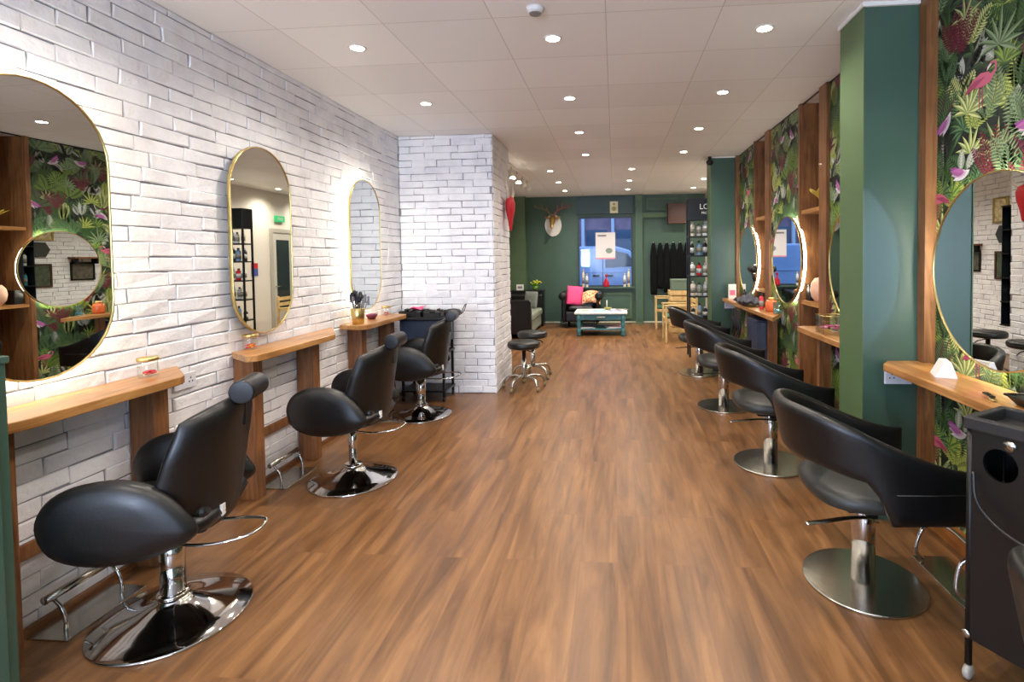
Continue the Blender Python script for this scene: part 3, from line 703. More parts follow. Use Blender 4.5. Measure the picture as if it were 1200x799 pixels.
# small tray items on the near right counter
t = thing('black_dish', 'shallow black rectangular dish on the near right counter', 'dish', (1.60,2.03,.905), R(0))
MB().add([(-.05,-.09,0),(.05,-.09,0),(.05,.09,0),(-.05,.09,0),(-.075,-.12,.035),(.075,-.12,.035),(.075,.12,.035),(-.075,.12,.035)],
         [(0,3,2,1),(0,1,5,4),(1,2,6,5),(2,3,7,6),(3,0,4,7)]).build('bowl', M_BLACKP, t)
MB().tube([(-.075,-.12,.035),(.075,-.12,.035),(.075,.12,.035),(-.075,.12,.035)], .005, 8, closed=True).build('rim', M_BLACKP, t)
t = thing('gold_hair_clip', 'gold and black patterned hair clip lying on the near right counter', 'hair clip', (1.50,2.20,.905), R(75))
MB().pad(lambda u,v: ((u-.5)*.11, (v-.5)*.022, .008+.008*math.sin(PI*u)), .003, 12, 6).build('clip', M_GOLD, t)
for k in range(4): MB().box(-.035+.02*k, -.025+.02*k, -.010, .010, .017, .022).build('dark_band', M_BLACKP, t)
t = thing('white_card_stand', 'folded white card standing on the near right counter against the post', 'card', (1.58,2.62,.905), R(70))
MB().prism([(-.045,0),(.045,0),(.045,.004),(.01,.075),(-.02,.075)], -.055, .055, 'X').build('card', M_WHITE, t)
text('print', 'hair\ncare', plain('grey_print', (120,120,120), .6), t, (0,-.047,.045), .018, (R(60),0,0), .0002)
def socket(loc, rz, label):
    t = thing('wall_socket', label, 'socket', loc, rz)
    MB().box(-.073,.073,-.010,0,-.043,.043).build('face_plate', plain('socket_white', (214,214,222), .35), t, bevel=.003)
    for s in (-.035,.035):
        h = MB()
        for dx, dz in ((0,.012),(-.011,-.008),(.011,-.008)): h.box(s+dx-.003, s+dx+.003, -.0115, -.010, dz-.004, dz+.004)
        h.build('pin_holes', M_BLACKP, t); MB().box(s-.004, s+.004, -.0125, -.010, .026, .036).build('switch', M_WHITE, t)
    return t
socket((1.565,3.0,.815), 0, 'white double socket on the near green pillar under the counter')
socket((1.60,7.385,.80), 0, 'white double socket on the far green pillar')
socket((XL+.018,2.66,.845), R(90), 'white double socket on the brick wall beside the nearest counter')

# ------------------------------------------------------------------ jars, pot of combs, goods on the left counters
def jar(loc, label, sweets, s=1.0, grp='glass jars of hair bands on the left counters'):
    t = thing('glass_jar', label, 'jar', loc, 0, grp)
    MB().lathe([(.0,.001),(.040*s,.001),(.043*s,.006),(.043*s,.075*s),(.039*s,.080*s)], n=28).build('glass', M_JAR, t)
    MB().lathe([(.0,.080*s),(.045*s,.080*s),(.046*s,.084*s),(.046*s,.094*s),(.043*s,.097*s),(.0,.098*s)], n=28).build('lid', M_GOLD, t)
    rn = random.Random(int(loc[1]*100))
    for k, c in enumerate(sweets):
        m = MB()
        for q in range(5):
            a, r = rn.uniform(0,2*PI), rn.uniform(0,.022*s); x, y, z = r*math.cos(a), r*math.sin(a), .010+rn.uniform(0,.02)
            m.tube([(x+.010*math.cos(b*PI/4), y+.010*math.sin(b*PI/4), z+.003*math.sin(b)) for b in range(8)], .0035, 6, closed=True)
        m.build('hair_bands', plain('band_%d_%d_%d' % c, c, .4), t)
    return t
jar((-2.30,2.36,.94), 'small glass jar with gold lid and red hair bands, nearest counter', [(210,30,60),(230,70,90)])
jar((-2.33,3.12,.94), 'small glass jar with gold lid and orange and red bands, middle counter', [(235,90,30),(240,180,40),(220,50,60)])
jar((-2.30,5.03,.94), 'small glass jar of red bands on the far left counter', [(200,40,50)])
t = thing('gold_pot_of_combs', 'shiny gold pot crammed with black brushes and combs on the far left counter', 'brush pot', (-2.27,4.40,.94))
MB().lathe([(.0,0),(.046,0),(.050,.004),(.062,.135),(.060,.137),(.052,.06),(.0,.02)], n=32).build('pot', M_GOLD, t)
rn = random.Random(3)
for k in range(14):
    a, r = k*2.4, .012+.030*(k % 3)/2; x, y = r*math.cos(a), r*math.sin(a); lx, ly = x*2.1, y*2.3; h = rn.uniform(.20,.27)
    m = plain(['comb_black','comb_navy','comb_grey'][k % 3], [(18,18,20),(34,36,60),(120,122,130)][k % 3], .45)
    if k % 3 == 0:
        MB().tube([(x*.6,y*.6,.03),(lx*.7,ly*.7,h*.6),(lx,ly,h)], [.005,.005,.006], 8).lathe([(.0,0),(.015,.004),(.018,.03),(.014,.055),(.0,.06)], (lx,ly,h-.02), 12).build('round_brush', m, t)
    else:
        MB().tube([(x*.6,y*.6,.03),(lx,ly,h)], .004, 6).box(lx-.003,lx+.003,ly-.014,ly+.014,h-.06,h+.02).build('comb', m, t)
t = thing('pink_bowl', 'small dark pink bowl on the far left counter behind the gold pot', 'bowl', (-2.30,4.72,.94))
MB().lathe([(.0,0),(.03,0),(.05,.03),(.055,.05),(.052,.05),(.03,.012),(.0,.01)], n=24).build('bowl', plain('plum', (110,40,70), .4), t)

# black trolley with tray at the column, far left
t = thing('roller_trolley', 'black trolley with heaped roller trays between far left counter and column', 'trolley', (-2.02,5.42,0))
for z in (.10,.50): MB().box(-.24,.24,-.17,.17,z,z+.02).build('tray_shelf', M_BLACKP, t)
MB().box(-.24,.24,-.17,.17,.62,.86).build('drawer_box', plain('dark_blue_plastic', (34,44,62), .45), t, bevel=.01)
MB().box(-.27,.27,-.19,.17,.86,.89).build('top', M_BLACKP, t, bevel=.008)
for x in (-.22,.22):
    for y in (-.15,.15):
        MB().box(x-.012,x+.012,y-.012,y+.012,.05,.62).build('post', M_BLACKM, t); MB().lathe([(.0,-.01),(.025,-.01),(.025,.01),(.0,.01)], (x,y,.025), 14, True, 'X').build('caster', M_BLACKP, t)
def tray(loc, label, w, d, h):
    t = thing('roller_tray', label, 'tray', loc, 0)
    MB().box(-w/2,w/2,-d/2,d/2,0,.006).box(-w/2,w/2,-d/2,-d/2+.006,.006,h).box(-w/2,w/2,d/2-.006,d/2,.006,h).box(-w/2,-w/2+.006,-d/2,d/2,.006,h).box(w/2-.006,w/2,-d/2,d/2,.006,h).build('tray', M_BLACKP, t)
    rn = random.Random(int(h*1000))
    for k in range(9):
        x, y = -w/2+.03+(w-.06)*(k % 3)/2, -d/2+.03+(d-.06)*(k//3)/2
        MB().lathe([(.0,-.03),(.014,-.03),(.014,.03),(.0,.03)], (x,y,h-.004+.012*(k % 2)), 12, True, 'Y' if k % 2 else 'X').build('roller', plain('roller_dark', (30,30,34), .5), t)
    return t
tray((-2.15,5.40,.89), 'shallow black tray of dark rollers on the left of the roller trolley', .24, .28, .06)
tray((-1.92,5.40,.89), 'shallow black tray of dark rollers on the right of the roller trolley', .19, .26, .05)
t = thing('pink_cloth', 'small crumpled pink cloth lying on the roller tray', 'cloth', (-2.12,5.40,.965))
MB().pad(lambda u,v: ((u-.5)*.13, (v-.5)*.11, .012+.012*math.sin(5*u)*math.cos(4*v)), .010, 12, 10, 4).build('cloth', plain('hot_pink', (226,80,130), .7), t)
t = thing('hair_dryer', 'black hair dryer with looped cord resting behind the far left chair', 'hair dryer', (-1.71,5.33,.89), R(60))
MB().lathe([(.0,-.09),(.036,-.09),(.044,-.04),(.042,.03),(.028,.09),(.0,.09)], (0,0,.045), 20, True, 'X').build('barrel', M_BLACKP, t)
MB().tube([(-.02,-.02,.04),(-.03,-.07,.028),(-.04,-.12,.022)], .017, 10).build('handle', M_BLACKP, t)
MB().tube(smooth_path([(-.04,-.12,.022),(0,-.16,.06),(.06,-.14,.13),(.10,-.08,.12),(.08,-.04,.03)], 5), .005, 6).build('cord', M_BLACKP, t)

# ------------------------------------------------------------------ stools by the column
def stool(h, rz):
    t = thing('wheeled_stool', '', 'stool')
    MB().lathe([(.0,h-.075),(.17,h-.075),(.185,h-.06),(.187,h-.02),(.175,h-.003),(.12,h),(.0,h-.002)], n=40).build('seat', M_LEATHER, t)
    MB().tube([(.187*math.cos(2*PI*i/40),.187*math.sin(2*PI*i/40),h-.04) for i in range(40)], .003, 6, closed=True).build('seat_piping', M_LEATHER2, t)
    MB().lathe([(.0,.13),(.030,.13),(.030,.34),(.024,.34),(.024,h-.07),(.0,h-.07)], n=20).build('gas_lift', M_STEEL, t)
    MB().tube([(.02,0,h-.10),(.10,-.02,h-.12),(.13,-.02,h-.15)], .006, 8).build('lift_lever', M_BLACKM, t)
    for k in range(5):
        a = rz+2*PI*k/5; c, s = math.cos(a), math.sin(a)
        l = MB().tube(smooth_path([(.02*c,.02*s,.14),(.12*c,.12*s,.145),(.21*c,.21*s,.12),(.245*c,.245*s,.06)], 5), .019, 10, .7).build('leg', M_STEEL, t)
        MB().lathe([(.0,-.016),(.021,-.016),(.027,-.008),(.027,.008),(.021,.016),(.0,.016)], (.25*c,.25*s,.027), 14, True, 'X').build('caster', plain('amber_caster', (120,104,70), .4), l)
    return t
s1 = place(stool(.545,.5), (-1.05,5.85,0), 0, 'round black stool with chrome five-star base, nearer of the pair by the column', 'wheeled stools by the column')
s2 = place(stool(.575,.2), (-1.04,6.43,0), R(25), 'round black stool with chrome five-star base, farther of the pair by the column', 'wheeled stools by the column')

# ------------------------------------------------------------------ goods in the right niches and on counters
def head_bust(loc, label, rz=0):
    t = thing('mannequin_head', label, 'mannequin head', loc, rz)
    MB().lathe([(.0,0),(.055,0),(.06,.01),(.04,.04),(.045,.07),(.075,.11),(.085,.16),(.075,.21),(.045,.245),(.0,.255)], n=24).build('head', plain('skin_tan', (214,160,128), .5), t)
    return t
t = thing('plush_scalp_block', 'pale pink round wig block on the low shelf of the nearer niche', 'wig block', (1.80,4.66,1.08))
MB().lathe([(.0,0),(.05,0),(.088,.05),(.098,.11),(.088,.17),(.06,.21),(.0,.22)], n=24).build('block', plain('pale_pink', (222,178,150), .6), t)
MB().lathe([(.0,0),(.02,.0),(.03,.05),(.0,.09)], (0,0,.21), 12).build('tip', M_BLACKP, t)
t = thing('black_box', 'small black box at the back of the nearer niche low shelf', 'box', (1.80,4.835,1.08))
MB().box(-.06,.06,-.04,.04,0,.13).build('body', M_BLACKP, t, bevel=.005); MB().box(-.064,.064,-.044,.044,.13,.15).build('lid', M_BLACKM, t, bevel=.004)
t = thing('gold_vase', 'golden flower-shaped ornament on the upper shelf of the nearer niche', 'ornament', (1.80,4.68,1.90))
MB().lathe([(.0,0),(.035,0),(.02,.02),(.012,.06),(.0,.06)], n=16).build('foot', M_GOLD, t)
for k in range(9):
    a = 2*PI*k/9; l = .09+.02*(k % 2)
    MB().pad(lambda u,v,a=a,l=l: ((.01+l*u)*math.cos(a)-(v-.5)*.06*math.sin(a)*math.sin(PI*max(.05,min(.95,u))), (.01+l*u)*math.sin(a)+(v-.5)*.06*math.cos(a)*math.sin(PI*max(.05,min(.95,u))), .06+.11*u**.6), .003, 8, 5, 4).build('petal', plain('yellow_gold', (222,200,90), .35, .3), t)
MB().lathe([(.0,.06),(.02,.08),(.025,.11),(.0,.14)], n=12).build('centre', plain('cream', (236,226,180), .5), t)
t = thing('plaid_hair_dryer', 'black hair dryer hanging in a ring holder at the farther niche', 'hair dryer', (1.56,6.02,1.30))
MB().lathe([(.0,-.10),(.03,-.10),(.042,-.05),(.046,.02),(.034,.10),(.0,.10)], (0,0,.04), 20, True, 'Y').build('barrel', M_BLACKP, t)
MB().tube([(0,.01,.01),(.02,.02,-.05),(.03,.02,-.10)], .017, 10).build('handle', M_BLACKP, t)
MB().tube([(.03+.05*math.cos(2*PI*i/20), .0, .04+.05*math.sin(2*PI*i/20)) for i in range(20)], .004, 6, closed=True).tube([(.08,0,.04),(.14,.03,.04)], .005, 6).build('holder', M_CHROME, t)
def bottle(name, loc, label, col, h=.16, r=.025, cap=(30,30,30), grp=None, cat='bottle', rz=0, pump=False):
    t = thing(name, label, cat, loc, rz, grp)
    MB().lathe([(.0,0),(r,0),(r*1.04,.005),(r*1.04,h*.72),(r*.85,h*.80),(r*.42,h*.84),(r*.42,h*.88),(.0,h*.88)], n=16).build('body', plain('bottle_%d_%d_%d' % col, col, .3), t)
    m = MB().lathe([(.0,h*.87),(r*.5,h*.87),(r*.5,h),(.0,h)], n=12)
    if pump: m.box(-r*.9, r*.2, -.006, .006, h, h+.012)
    m.build('cap', plain('cap_%d_%d_%d' % cap, cap, .4), t)
    MB().lathe([(r*1.06,h*.2),(r*1.06,h*.55)], n=16).build('paper_label', plain('label_pale', (200,200,196), .5) if sum(col) < 300 else plain('label_mid', (132,126,116), .5), t)
    return t
t = thing('white_leaflet_box', 'white and pink leaflet box standing at the far end of the long counter', 'leaflet', (1.60,7.22,.905))
MB().box(-.05,.05,-.02,.02,0,.20).build('box', M_WHITE, t, bevel=.003); MB().box(-.035,.035,-.0215,-.020,.05,.12).build('pink_print', plain('pink_print', (214,110,140), .5), t)
t = thing('grey_towel_heap', 'crumpled grey towel heaped on the long oak counter', 'towel', (1.57,6.30,.905))
MB().pad(lambda u,v: ((u-.5)*.20, (v-.5)*.56, .050+.055*math.exp(-((v-.35)/.22)**2)*math.exp(-((u-.5)/.35)**2)+.012*math.sin(19*v+6*u)+.009*math.cos(17*u-9*v)), .030, 34, 44, 3).build('towel', plain('grey_towel', (74,74,84), .9, var=.35, scale=22, bump=.6), t)
t = thing('salt_lamp_jar', 'orange patterned glass jar on the long counter before the lit mirror', 'jar', (1.63,5.55,.905))
MB().lathe([(.0,0),(.05,0),(.06,.03),(.06,.09),(.045,.12),(.0,.125)], n=20).build('body', plain('orange_glass', (206,98,52), .2), t); MB().lathe([(.0,.12),(.03,.12),(.03,.15),(.0,.15)], n=16).build('lid', M_GOLD, t)
t = thing('blue_glass_tumbler', 'small pale blue glass tumbler at the angled end of the long counter', 'tumbler', (1.62,5.32,.905))
MB().lathe([(.0,.003),(.035,.003),(.037,.006),(.040,.12),(.038,.12),(.034,.012),(.0,.012)], n=24).build('glass', glass('blue_glass', (.72,.9,.95,1), .12), t); MB().lathe([(.0,.012),(.033,.012),(.034,.035),(.0,.035)], n=20).build('filling', plain('teal_gel', (70,150,160), .3), t)
bottle('spray_bottle', (1.60,5.80,.905), 'red spray bottle on the long counter beside the lit mirror', (196,50,60), .17, .024)
bottle('styling_bottle', (1.62,6.62,.905), 'dark styling bottle at the base of the far round mirror', (30,34,38), .17, .022)
t = thing('flower_jar', 'square glass box with pink flowers on the short counter', 'flower box', (1.60,3.98,.905))
for b in [(-.08,.08,-.08,-.076),(-.08,.08,.076,.08),(-.08,-.076,-.076,.076),(.076,.08,-.076,.076)]: MB().box(*b, 0, .14).build('glass_pane', M_JAR, t)
MB().tube([(-.08,-.08,.14),(.08,-.08,.14),(.08,.08,.14),(-.08,.08,.14)], .004, 6, closed=True).build('gold_edge', M_GOLD, t)
rn = random.Random(8)
for k in range(5):
    x, y, z = rn.uniform(-.05,.05), rn.uniform(-.05,.05), rn.uniform(.03,.07); m = MB()
    for q in range(6): a = q*PI/3; m.pad(lambda u,v,a=a: (x+.03*u*math.cos(a)-(v-.5)*.02*math.sin(a), y+.03*u*math.sin(a)+(v-.5)*.02*math.cos(a), z+.015*u), .003, 5, 4, 4)
    m.build('blossom', plain('magenta_petal', (206,60,140), .5) if k % 2 else plain('pink_petal', (228,150,180), .5), t)
bottle('gel_bottle', (1.66,3.74,.905), 'tall white bottle beside the half hidden round mirror', (220,220,216), .22, .024)
# gown and dark bag under the long counter
t = thing('hanging_hair_tools', 'bunch of black hair tools and cords hanging from the long counter edge', 'hair tools', (1.47,6.25,0))
for k in range(5):
    y = -.16+.08*k; MB().tube(smooth_path([(-.03,y,.86),(-.05,y+.01,.78),(-.035,y-.01,.66-.03*(k % 2)),(-.05,y+.02,.52+.03*(k % 3))], 5), [.014 if 5 < i < 13 else .008 for i in range(16)], 8).build('tool', M_BLACKP, t)
MB().box(-.045,-.035,-.2,.2,.80,.825).build('holder_strip', M_STEEL, t)
t = thing('navy_bin', 'tall dark navy bin under the long oak counter', 'bin', (1.60,5.85,0))
MB().prism(smooth_loop([(-.09,-.20),(.07,-.20),(.07,.20),(-.09,.20)], 4), .0, .78, 'Z').build('body', plain('navy_plastic', (40,50,72), .5), t); MB().box(-.10,.08,-.22,.22,.78,.80).build('lid', plain('navy_plastic', (40,50,72), .5), t, bevel=.005)

# ------------------------------------------------------------------ cctv, heart ornament, track lights
t = thing('security_camera', 'small black camera at the top of the far green pillar', 'camera', (1.33,7.35,2.80))
MB().lathe([(.0,-.05),(.03,-.045),(.045,-.02),(.05,.0),(.03,.02),(.0,.02)], n=20).build('dome', M_BLACKP, t); MB().box(-.02,.02,-.02,.02,.02,.07).build('mount', M_BLACKM, t)
t = thing('red_wall_ornament', 'red padded animal head ornament with pale horns on the column side', 'ornament', (CX+.02,6.2,2.13))
MB().loft([[(.045+.5*w*math.cos(2*PI*i/16)*.9+.02, .9*w*math.sin(2*PI*i/16), z) for i in range(16)] for z, w in [(.12,.01),(.10,.09),(.04,.125),(-.05,.115),(-.14,.075),(-.22,.05),(-.28,.035),(-.30,.008)]]).build('head', plain('red_fabric', (186,22,34), .55), t)
for s in (1,-1): MB().tube(smooth_path([(.05,s*.06,.09),(.07,s*.15,.15),(.06,s*.20,.24),(.07,s*.17,.33)], 5), [.022-.0012*i for i in range(16)], 8).build('horn', plain('pale_horn', (214,200,186), .5), t)
t = thing('track_light_bar', 'white ceiling track with four spotlights behind the brick column', 'track light', (0,0,0))
MB().box(-1.52,-1.48,6.9,9.2,CEIL-.03,CEIL).build('track', M_WHITE, t)
for k in range(4):
    y = 7.55+.46*k; z = CEIL-.15
    s_ = MB().tube([(-1.50,y,CEIL-.03),(-1.50,y,z+.03)], .010, 8).build('arm', M_CHROME, t)
    h = MB().tube([(-1.50-.02,y-.01,z+.07),(-1.50,y-.02,z),(-1.47,y-.05,z-.05)], [.028,.045,.05], 14).build('spot_head', plain('satin_white', (226,220,210), .35), t)
    if k < 2: MB().lathe([(.0,0),(.042,0),(.042,-.006),(.0,-.006)], (-1.47,y-.055,z-.055), 16).build('lamp', M_LAMP, h)

# ------------------------------------------------------------------ back of the shop
# deer head
t = thing('deer_head_plaque', 'gold deer head with antlers on a white oval plaque, back wall', 'wall trophy', (-1.37,YB-.002,2.30)); t.scale = (1.22,1.22,1.22)
MB().prism([(.155*math.cos(2*PI*i/36), .205*math.sin(2*PI*i/36)-.06) for i in range(36)], -.03, 0, 'Y').build('plaque', plain('plaque_white', (216,214,206), .5), t, bevel=.006)
MB().loft([[(w*math.cos(2*PI*i/16), y, z+h*math.sin(2*PI*i/16)) for i in range(16)] for y, z, w, h in [(-.03,.03,.05,.07),(-.08,.05,.062,.075),(-.14,.045,.058,.065),(-.19,-.01,.042,.05),(-.24,-.075,.030,.036),(-.27,-.11,.022,.024),(-.275,-.12,.004,.004)]]).build('head', plain('old_gold', (150,116,62), .4, .5), t)
for s in (1,-1):
    MB().pad(lambda u,v: (s*(.05+.10*u), -.10, .06+.03*u+(v-.5)*.05*math.sin(PI*max(.05,min(.95,u)))), .006, 8, 5).build('ear', plain('old_gold', (150,116,62), .4, .5), t)
    m = MB().tube(smooth_path([(s*.03,-.12,.11),(s*.08,-.12,.19),(s*.17,-.13,.24),(s*.26,-.14,.26),(s*.33,-.13,.33)], 5), [.021-.0008*i for i in range(21)], 8)
    for x, z, dx, dz in ((.10,.205,-.01,.10),(.18,.243,.0,.11),(.27,.262,.07,.03)): m.tube([(s*x,-.13,z),(s*(x+dx*.5),-.135,z+dz*.55),(s*(x+dx),-.13,z+dz)], [.015,.012,.005], 8)
    m.build('antler', plain('antler_brown', (120,94,66), .5) if s < 0 else plain('antler_rose', (150,84,84), .5), t)
# notice above the window and poster in the window
t = thing('wall_notice', 'small cream notice card above the back window', 'notice', (.0,11.568,2.60))
MB().box(-.09,.09,-.006,0,-.13,.13).build('card', plain('cream_card', (216,212,178), .5), t); MB().prism([(.05*math.cos(2*PI*i/20), .05*math.sin(2*PI*i/20)-.03) for i in range(20)], -.008, -.006, 'Y').build('emblem', plain('emblem_olive', (150,146,90), .5), t)
MB().prism([(.025*math.cos(2*PI*i/16), .025*math.sin(2*PI*i/16)+.07) for i in range(16)], -.008, -.006, 'Y').build('emblem', plain('emblem_grey', (130,130,110), .5), t)
t = thing('window_poster', 'white poster with grey print taped inside the back window', 'poster', (-.2,YB+.012,1.76))
MB().box(-.22,.22,-.004,0,-.31,.29).build('sheet', plain('poster_paper', (226,222,222), .6, var=.02), t); MB().box(-.22,.22,-.0045,-.004,-.31,-.28).build('pink_edge', plain('pink_edge', (226,140,160), .6), t)
MB().box(-.17,.02,-.0055,-.004,.20,.235).build('heading', plain('grey_print', (120,120,120), .6), t); MB().prism([(.08+.07*math.cos(2*PI*i/20)*(1+.2*(i%2)), -.12+.06*math.sin(2*PI*i/20)) for i in range(20)], -.0055, -.004, 'Y').build('printed_emblem', plain('grey_green_print', (130,146,136), .6), t)
zs = WZ0
for x, lab, col in [(-.70,'pale gold candlestick at the left end of the back window sill',(216,200,160)), (-.62,'white candle bottle second from left on the back window sill',(226,222,214)), (.22,'white candle bottle right of the red bottle on the sill',(224,220,208)), (.31,'tall cream bottle at the right end of the back window sill',(220,206,160))]:
    bottle('sill_bottle', (x,YB-.085,zs), lab, col, .40 if abs(x) > .25 and x != -.62 else .30, .028, (200,180,120), 'bottles on the back window sill')
t = thing('red_bottle', 'squat red glass bottle with ball stopper in the middle of the sill', 'bottle', (-.19,YB-.085,zs))
MB().lathe([(.0,0),(.065,0),(.07,.02),(.065,.10),(.035,.16),(.018,.19),(.018,.22),(.0,.22)], n=24).build('body', plain('red_glass', (170,20,40), .15), t); MB().lathe([(.0,.215),(.022,.235),(.03,.26),(.02,.285),(.0,.295)], n=16).build('stopper', plain('red_glass', (170,20,40), .15), t)
# coats on hooks
t = thing('coat_rail', 'row of white hooks on a rail in the green recess', 'coat rail', (1.22,YB,1.78))
MB().box(-.42,.42,-.02,0,-.03,.03).build('rail', M_GREEN, t)
for k in range(6): MB().tube([(-.36+.145*k,-.02,0),(-.36+.145*k,-.07,-.005),(-.36+.145*k,-.08,.03)], .009, 8).build('hook', M_WHITE, t)
for k in range(6):
    x = .86+.145*k; ln = [1.15,1.02,1.1,.96,1.06,.9][k]; w = [.07,.066,.07,.068,.07,.066][k]
    nm = ['first from the left','second from the left','third from the left','fourth from the left','fifth from the left','last on the right, beside the product stand'][k]
    t = thing('hanging_gown', 'black salon gown on the back wall hooks, %s' % nm, 'gown', (x,YB-.10,1.80), 0, 'black gowns on the hooks')
    def gown(u, v, w=w, ln=ln, k=k):
        a = (u-.5)*2; f = .35+.65*min(1, v*4)**.7; return (a*w*f, .02*math.sin(a*9+k)*min(1,v*2)-.01, -ln*v+.0)
    MB().pad(gown, .028, 22, 14, 5).build('cloth', plain('gown_black', (8,9,11), .9, spec=.2), t); MB().tube([(0,.01,-.01),(0,.03,.02),(0,.045,-.01)], .004, 6).build('loop', M_BLACKM, t)
t = thing('wall_heater', 'brown wooden box unit high on the back wall beside the product stand', 'wall unit', (1.37,YB-.02,2.45))
MB().box(-.20,.20,-.22,0,-.24,.20).build('casing', plain('brown_laminate', (84,54,40), .5, var=.15, scale=6), t, bevel=.006); MB().box(-.17,.17,-.23,-.22,-.20,.16).build('front_panel', plain('brown_front', (74,46,36), .45), t)

# product stand
t = thing('product_stand', 'tall black shop stand with lettered header full of hair products', 'product stand', (1.10,7.74,0))
SW, SD = .50, .21
for x in (0, SW):
    for y in (0, SD): MB().box(x-.012,x+.012,y-.012,y+.012,0,2.34).build('upright', M_BLACKM, t)
SZ = [.24,.578,.905,1.206,1.507,1.79]
for z in SZ: MB().box(-.01,SW+.01,-.01,SD+.01,z-.02,z).build('shelf', M_BLACKM, t)
hd = MB().box(-.02,SW+.02,-.03,SD,2.02,2.34).build('header', plain('header_black', (16,16,18), .35), t, bevel=.004)
text('brand_lettering', 'LORÉAL', M_WHITE, t, (.34,-.034,2.18), .11); text('sub_lettering', 'PROFESSIONNEL', M_WHITE, t, (.34,-.034,2.11), .045)
rn = random.Random(21)
cols = [(228,228,224),(220,222,226),(70,110,150),(30,32,36),(206,206,200),(120,150,180),(226,214,196),(40,44,60),(190,190,186)]
SHN = ['bottom shelf','second shelf up','third shelf up','fourth shelf up','fifth shelf up','top shelf']
CN = {(228,228,224):'white',(220,222,226):'pale grey',(70,110,150):'blue',(30,32,36):'black',(206,206,200):'light grey',(120,150,180):'pale blue',(226,214,196):'cream',(40,44,60):'navy',(190,190,186):'silver grey',(200,30,30):'red',(226,110,40):'orange'}
for si, z in enumerate(SZ):
    for k in range(5):
        c = cols[(k*2+si*3) % 9]
        if si == 3 and k == 1: c = (200,30,30)
        if si == 3 and k == 4: c = (226,110,40)
        pos = ['far left','left','middle','right','far right'][k]
        bottle('product_bottle', (1.10+.06+.095*k+rn.uniform(-.006,.006), 7.74+.07+rn.uniform(0,.05), z+.0005), '%s product bottle, %s on the %s of the lettered stand' % (CN[c], pos, SHN[si]), c, rn.uniform(.15,.22), rn.uniform(.028,.038), (30,30,34) if k % 2 else (210,210,206), 'bottles on the product stand')
# doorway seen in the mirror, exit sign
d1 = struct(MB().box(XR2-.03,XR2,9.70,9.78,0,2.15).box(XR2-.03,XR2,10.45,10.53,0,2.15).box(XR2-.03,XR2,9.78,10.45,2.07,2.15).build('door_1', plain('door_frame', (176,172,160), .5)))
MB().box(XR2-.02,XR2-.005,9.78,9.88,.01,2.07).box(XR2-.02,XR2-.005,10.30,10.45,.01,2.07).box(XR2-.02,XR2-.005,9.88,10.30,.01,.55).box(XR2-.02,XR2-.005,9.88,10.30,1.93,2.07).build('door_leaf', plain('door_grey', (196,192,180), .5), d1)
MB().box(XR2-.018,XR2-.008,9.88,10.30,.55,1.93).build('door_glass', plain('dark_glass', (50,60,60), .08), d1); MB().tube([(XR2-.02,9.83,1.0),(XR2-.07,9.83,1.0),(XR2-.07,9.95,1.0)], .009, 8).build('door_handle', M_STEEL, d1)
t = thing('exit_sign', 'small green exit sign above the door, seen in the middle left mirror', 'sign', (XR2-.02,10.0,2.35), R(-90))
MB().box(-.15,.15,-.02,.0,-.06,.06).build('plate', emit('green_sign', (.02,.35,.12,1), .8), t); text('lettering', 'EXIT', M_WHITE, t, (0,-.022,-.03), .085)
t = thing('wall_sticker', 'small red and blue notice on the rear right wall', 'notice', (XR2-.004,9.25,1.35), R(-90))
MB().box(-.09,.09,-.004,0,.02,.12).build('red_band', plain('sign_red', (190,40,50), .5), t); MB().box(-.09,.09,-.004,0,-.12,.02).build('blue_band', plain('sign_blue', (70,90,160), .5), t)

# pictures and rack on the rear left brick wall (seen in the mirrors)
def picture(y, z, w, h, label, m, inner):
    t = thing('framed_picture', label, 'picture', (XL+.016,y,z), R(90))
    MB().box(-w/2,w/2,-.02,0,-h/2,-h/2+.03).box(-w/2,w/2,-.02,0,h/2-.03,h/2).box(-w/2,-w/2+.03,-.02,0,-h/2+.03,h/2-.03).box(w/2-.03,w/2,-.02,0,-h/2+.03,h/2-.03).build('frame', m, t, bevel=.003)
    MB().box(-w/2+.03,w/2-.03,-.008,-.002,-h/2+.03,h/2-.03).build('print', plain('art_%d_%d_%d' % inner, inner, .6, var=.5, scale=12), t)
picture(8.17, 2.12, .30, .38, 'gold-framed picture high on the rear brick wall, seen in mirrors', M_GOLD, (206,190,150))
picture(8.10, 1.30, .34, .42, 'dark-framed portrait low on the rear brick wall, seen in mirrors', wood('dark_frame_wood', (50,30,20), (70,44,28), (90,60,40), 'Z'), (70,80,60))
picture(8.80, 1.36, .44, .34, 'wide dark-framed picture under the small rear wall shelf', M_BLACKM, (90,84,70))
tag(MB().prism([(8.10+.15*math.cos(PI/3*i), 1.76+.15*math.sin(PI/3*i)) for i in range(6)], XL+.014, XL+.04, 'X').build('hexagon_panel', plain('hex_dark', (60,62,60), .4)), 'dark hexagonal wall panel between the two framed pictures', 'wall panel')
t = thing('small_wall_shelf', 'short wooden shelf with a trailing plant on the rear brick wall', 'shelf', (XL+.015,8.80,1.62), R(90))
MB().box(-.25,.25,-.16,0,-.02,.01).build('board', M_WLEG, t)
for s in (-.18,.18): MB().box(s-.01,s+.01,-.14,0,-.12,-.02).build('bracket', M_BLACKM, t)
t = thing('wall_rack', 'narrow tall black rack of bottles on the rear brick wall, seen in the near mirror', 'rack', (XL+.02,7.68,0), 0)
MB().box(0,.20,0,.01,.45,2.15).box(0,.20,.17,.18,.45,2.15).box(0,.012,.01,.17,.45,2.15).build('case', plain('rack_blue_black', (26,34,48), .5), t)
for z in (.45,.78,1.12,1.46,1.80,2.13): MB().box(.012,.22,.01,.17,z,z+.02).build('shelf', M_BLACKM, t)
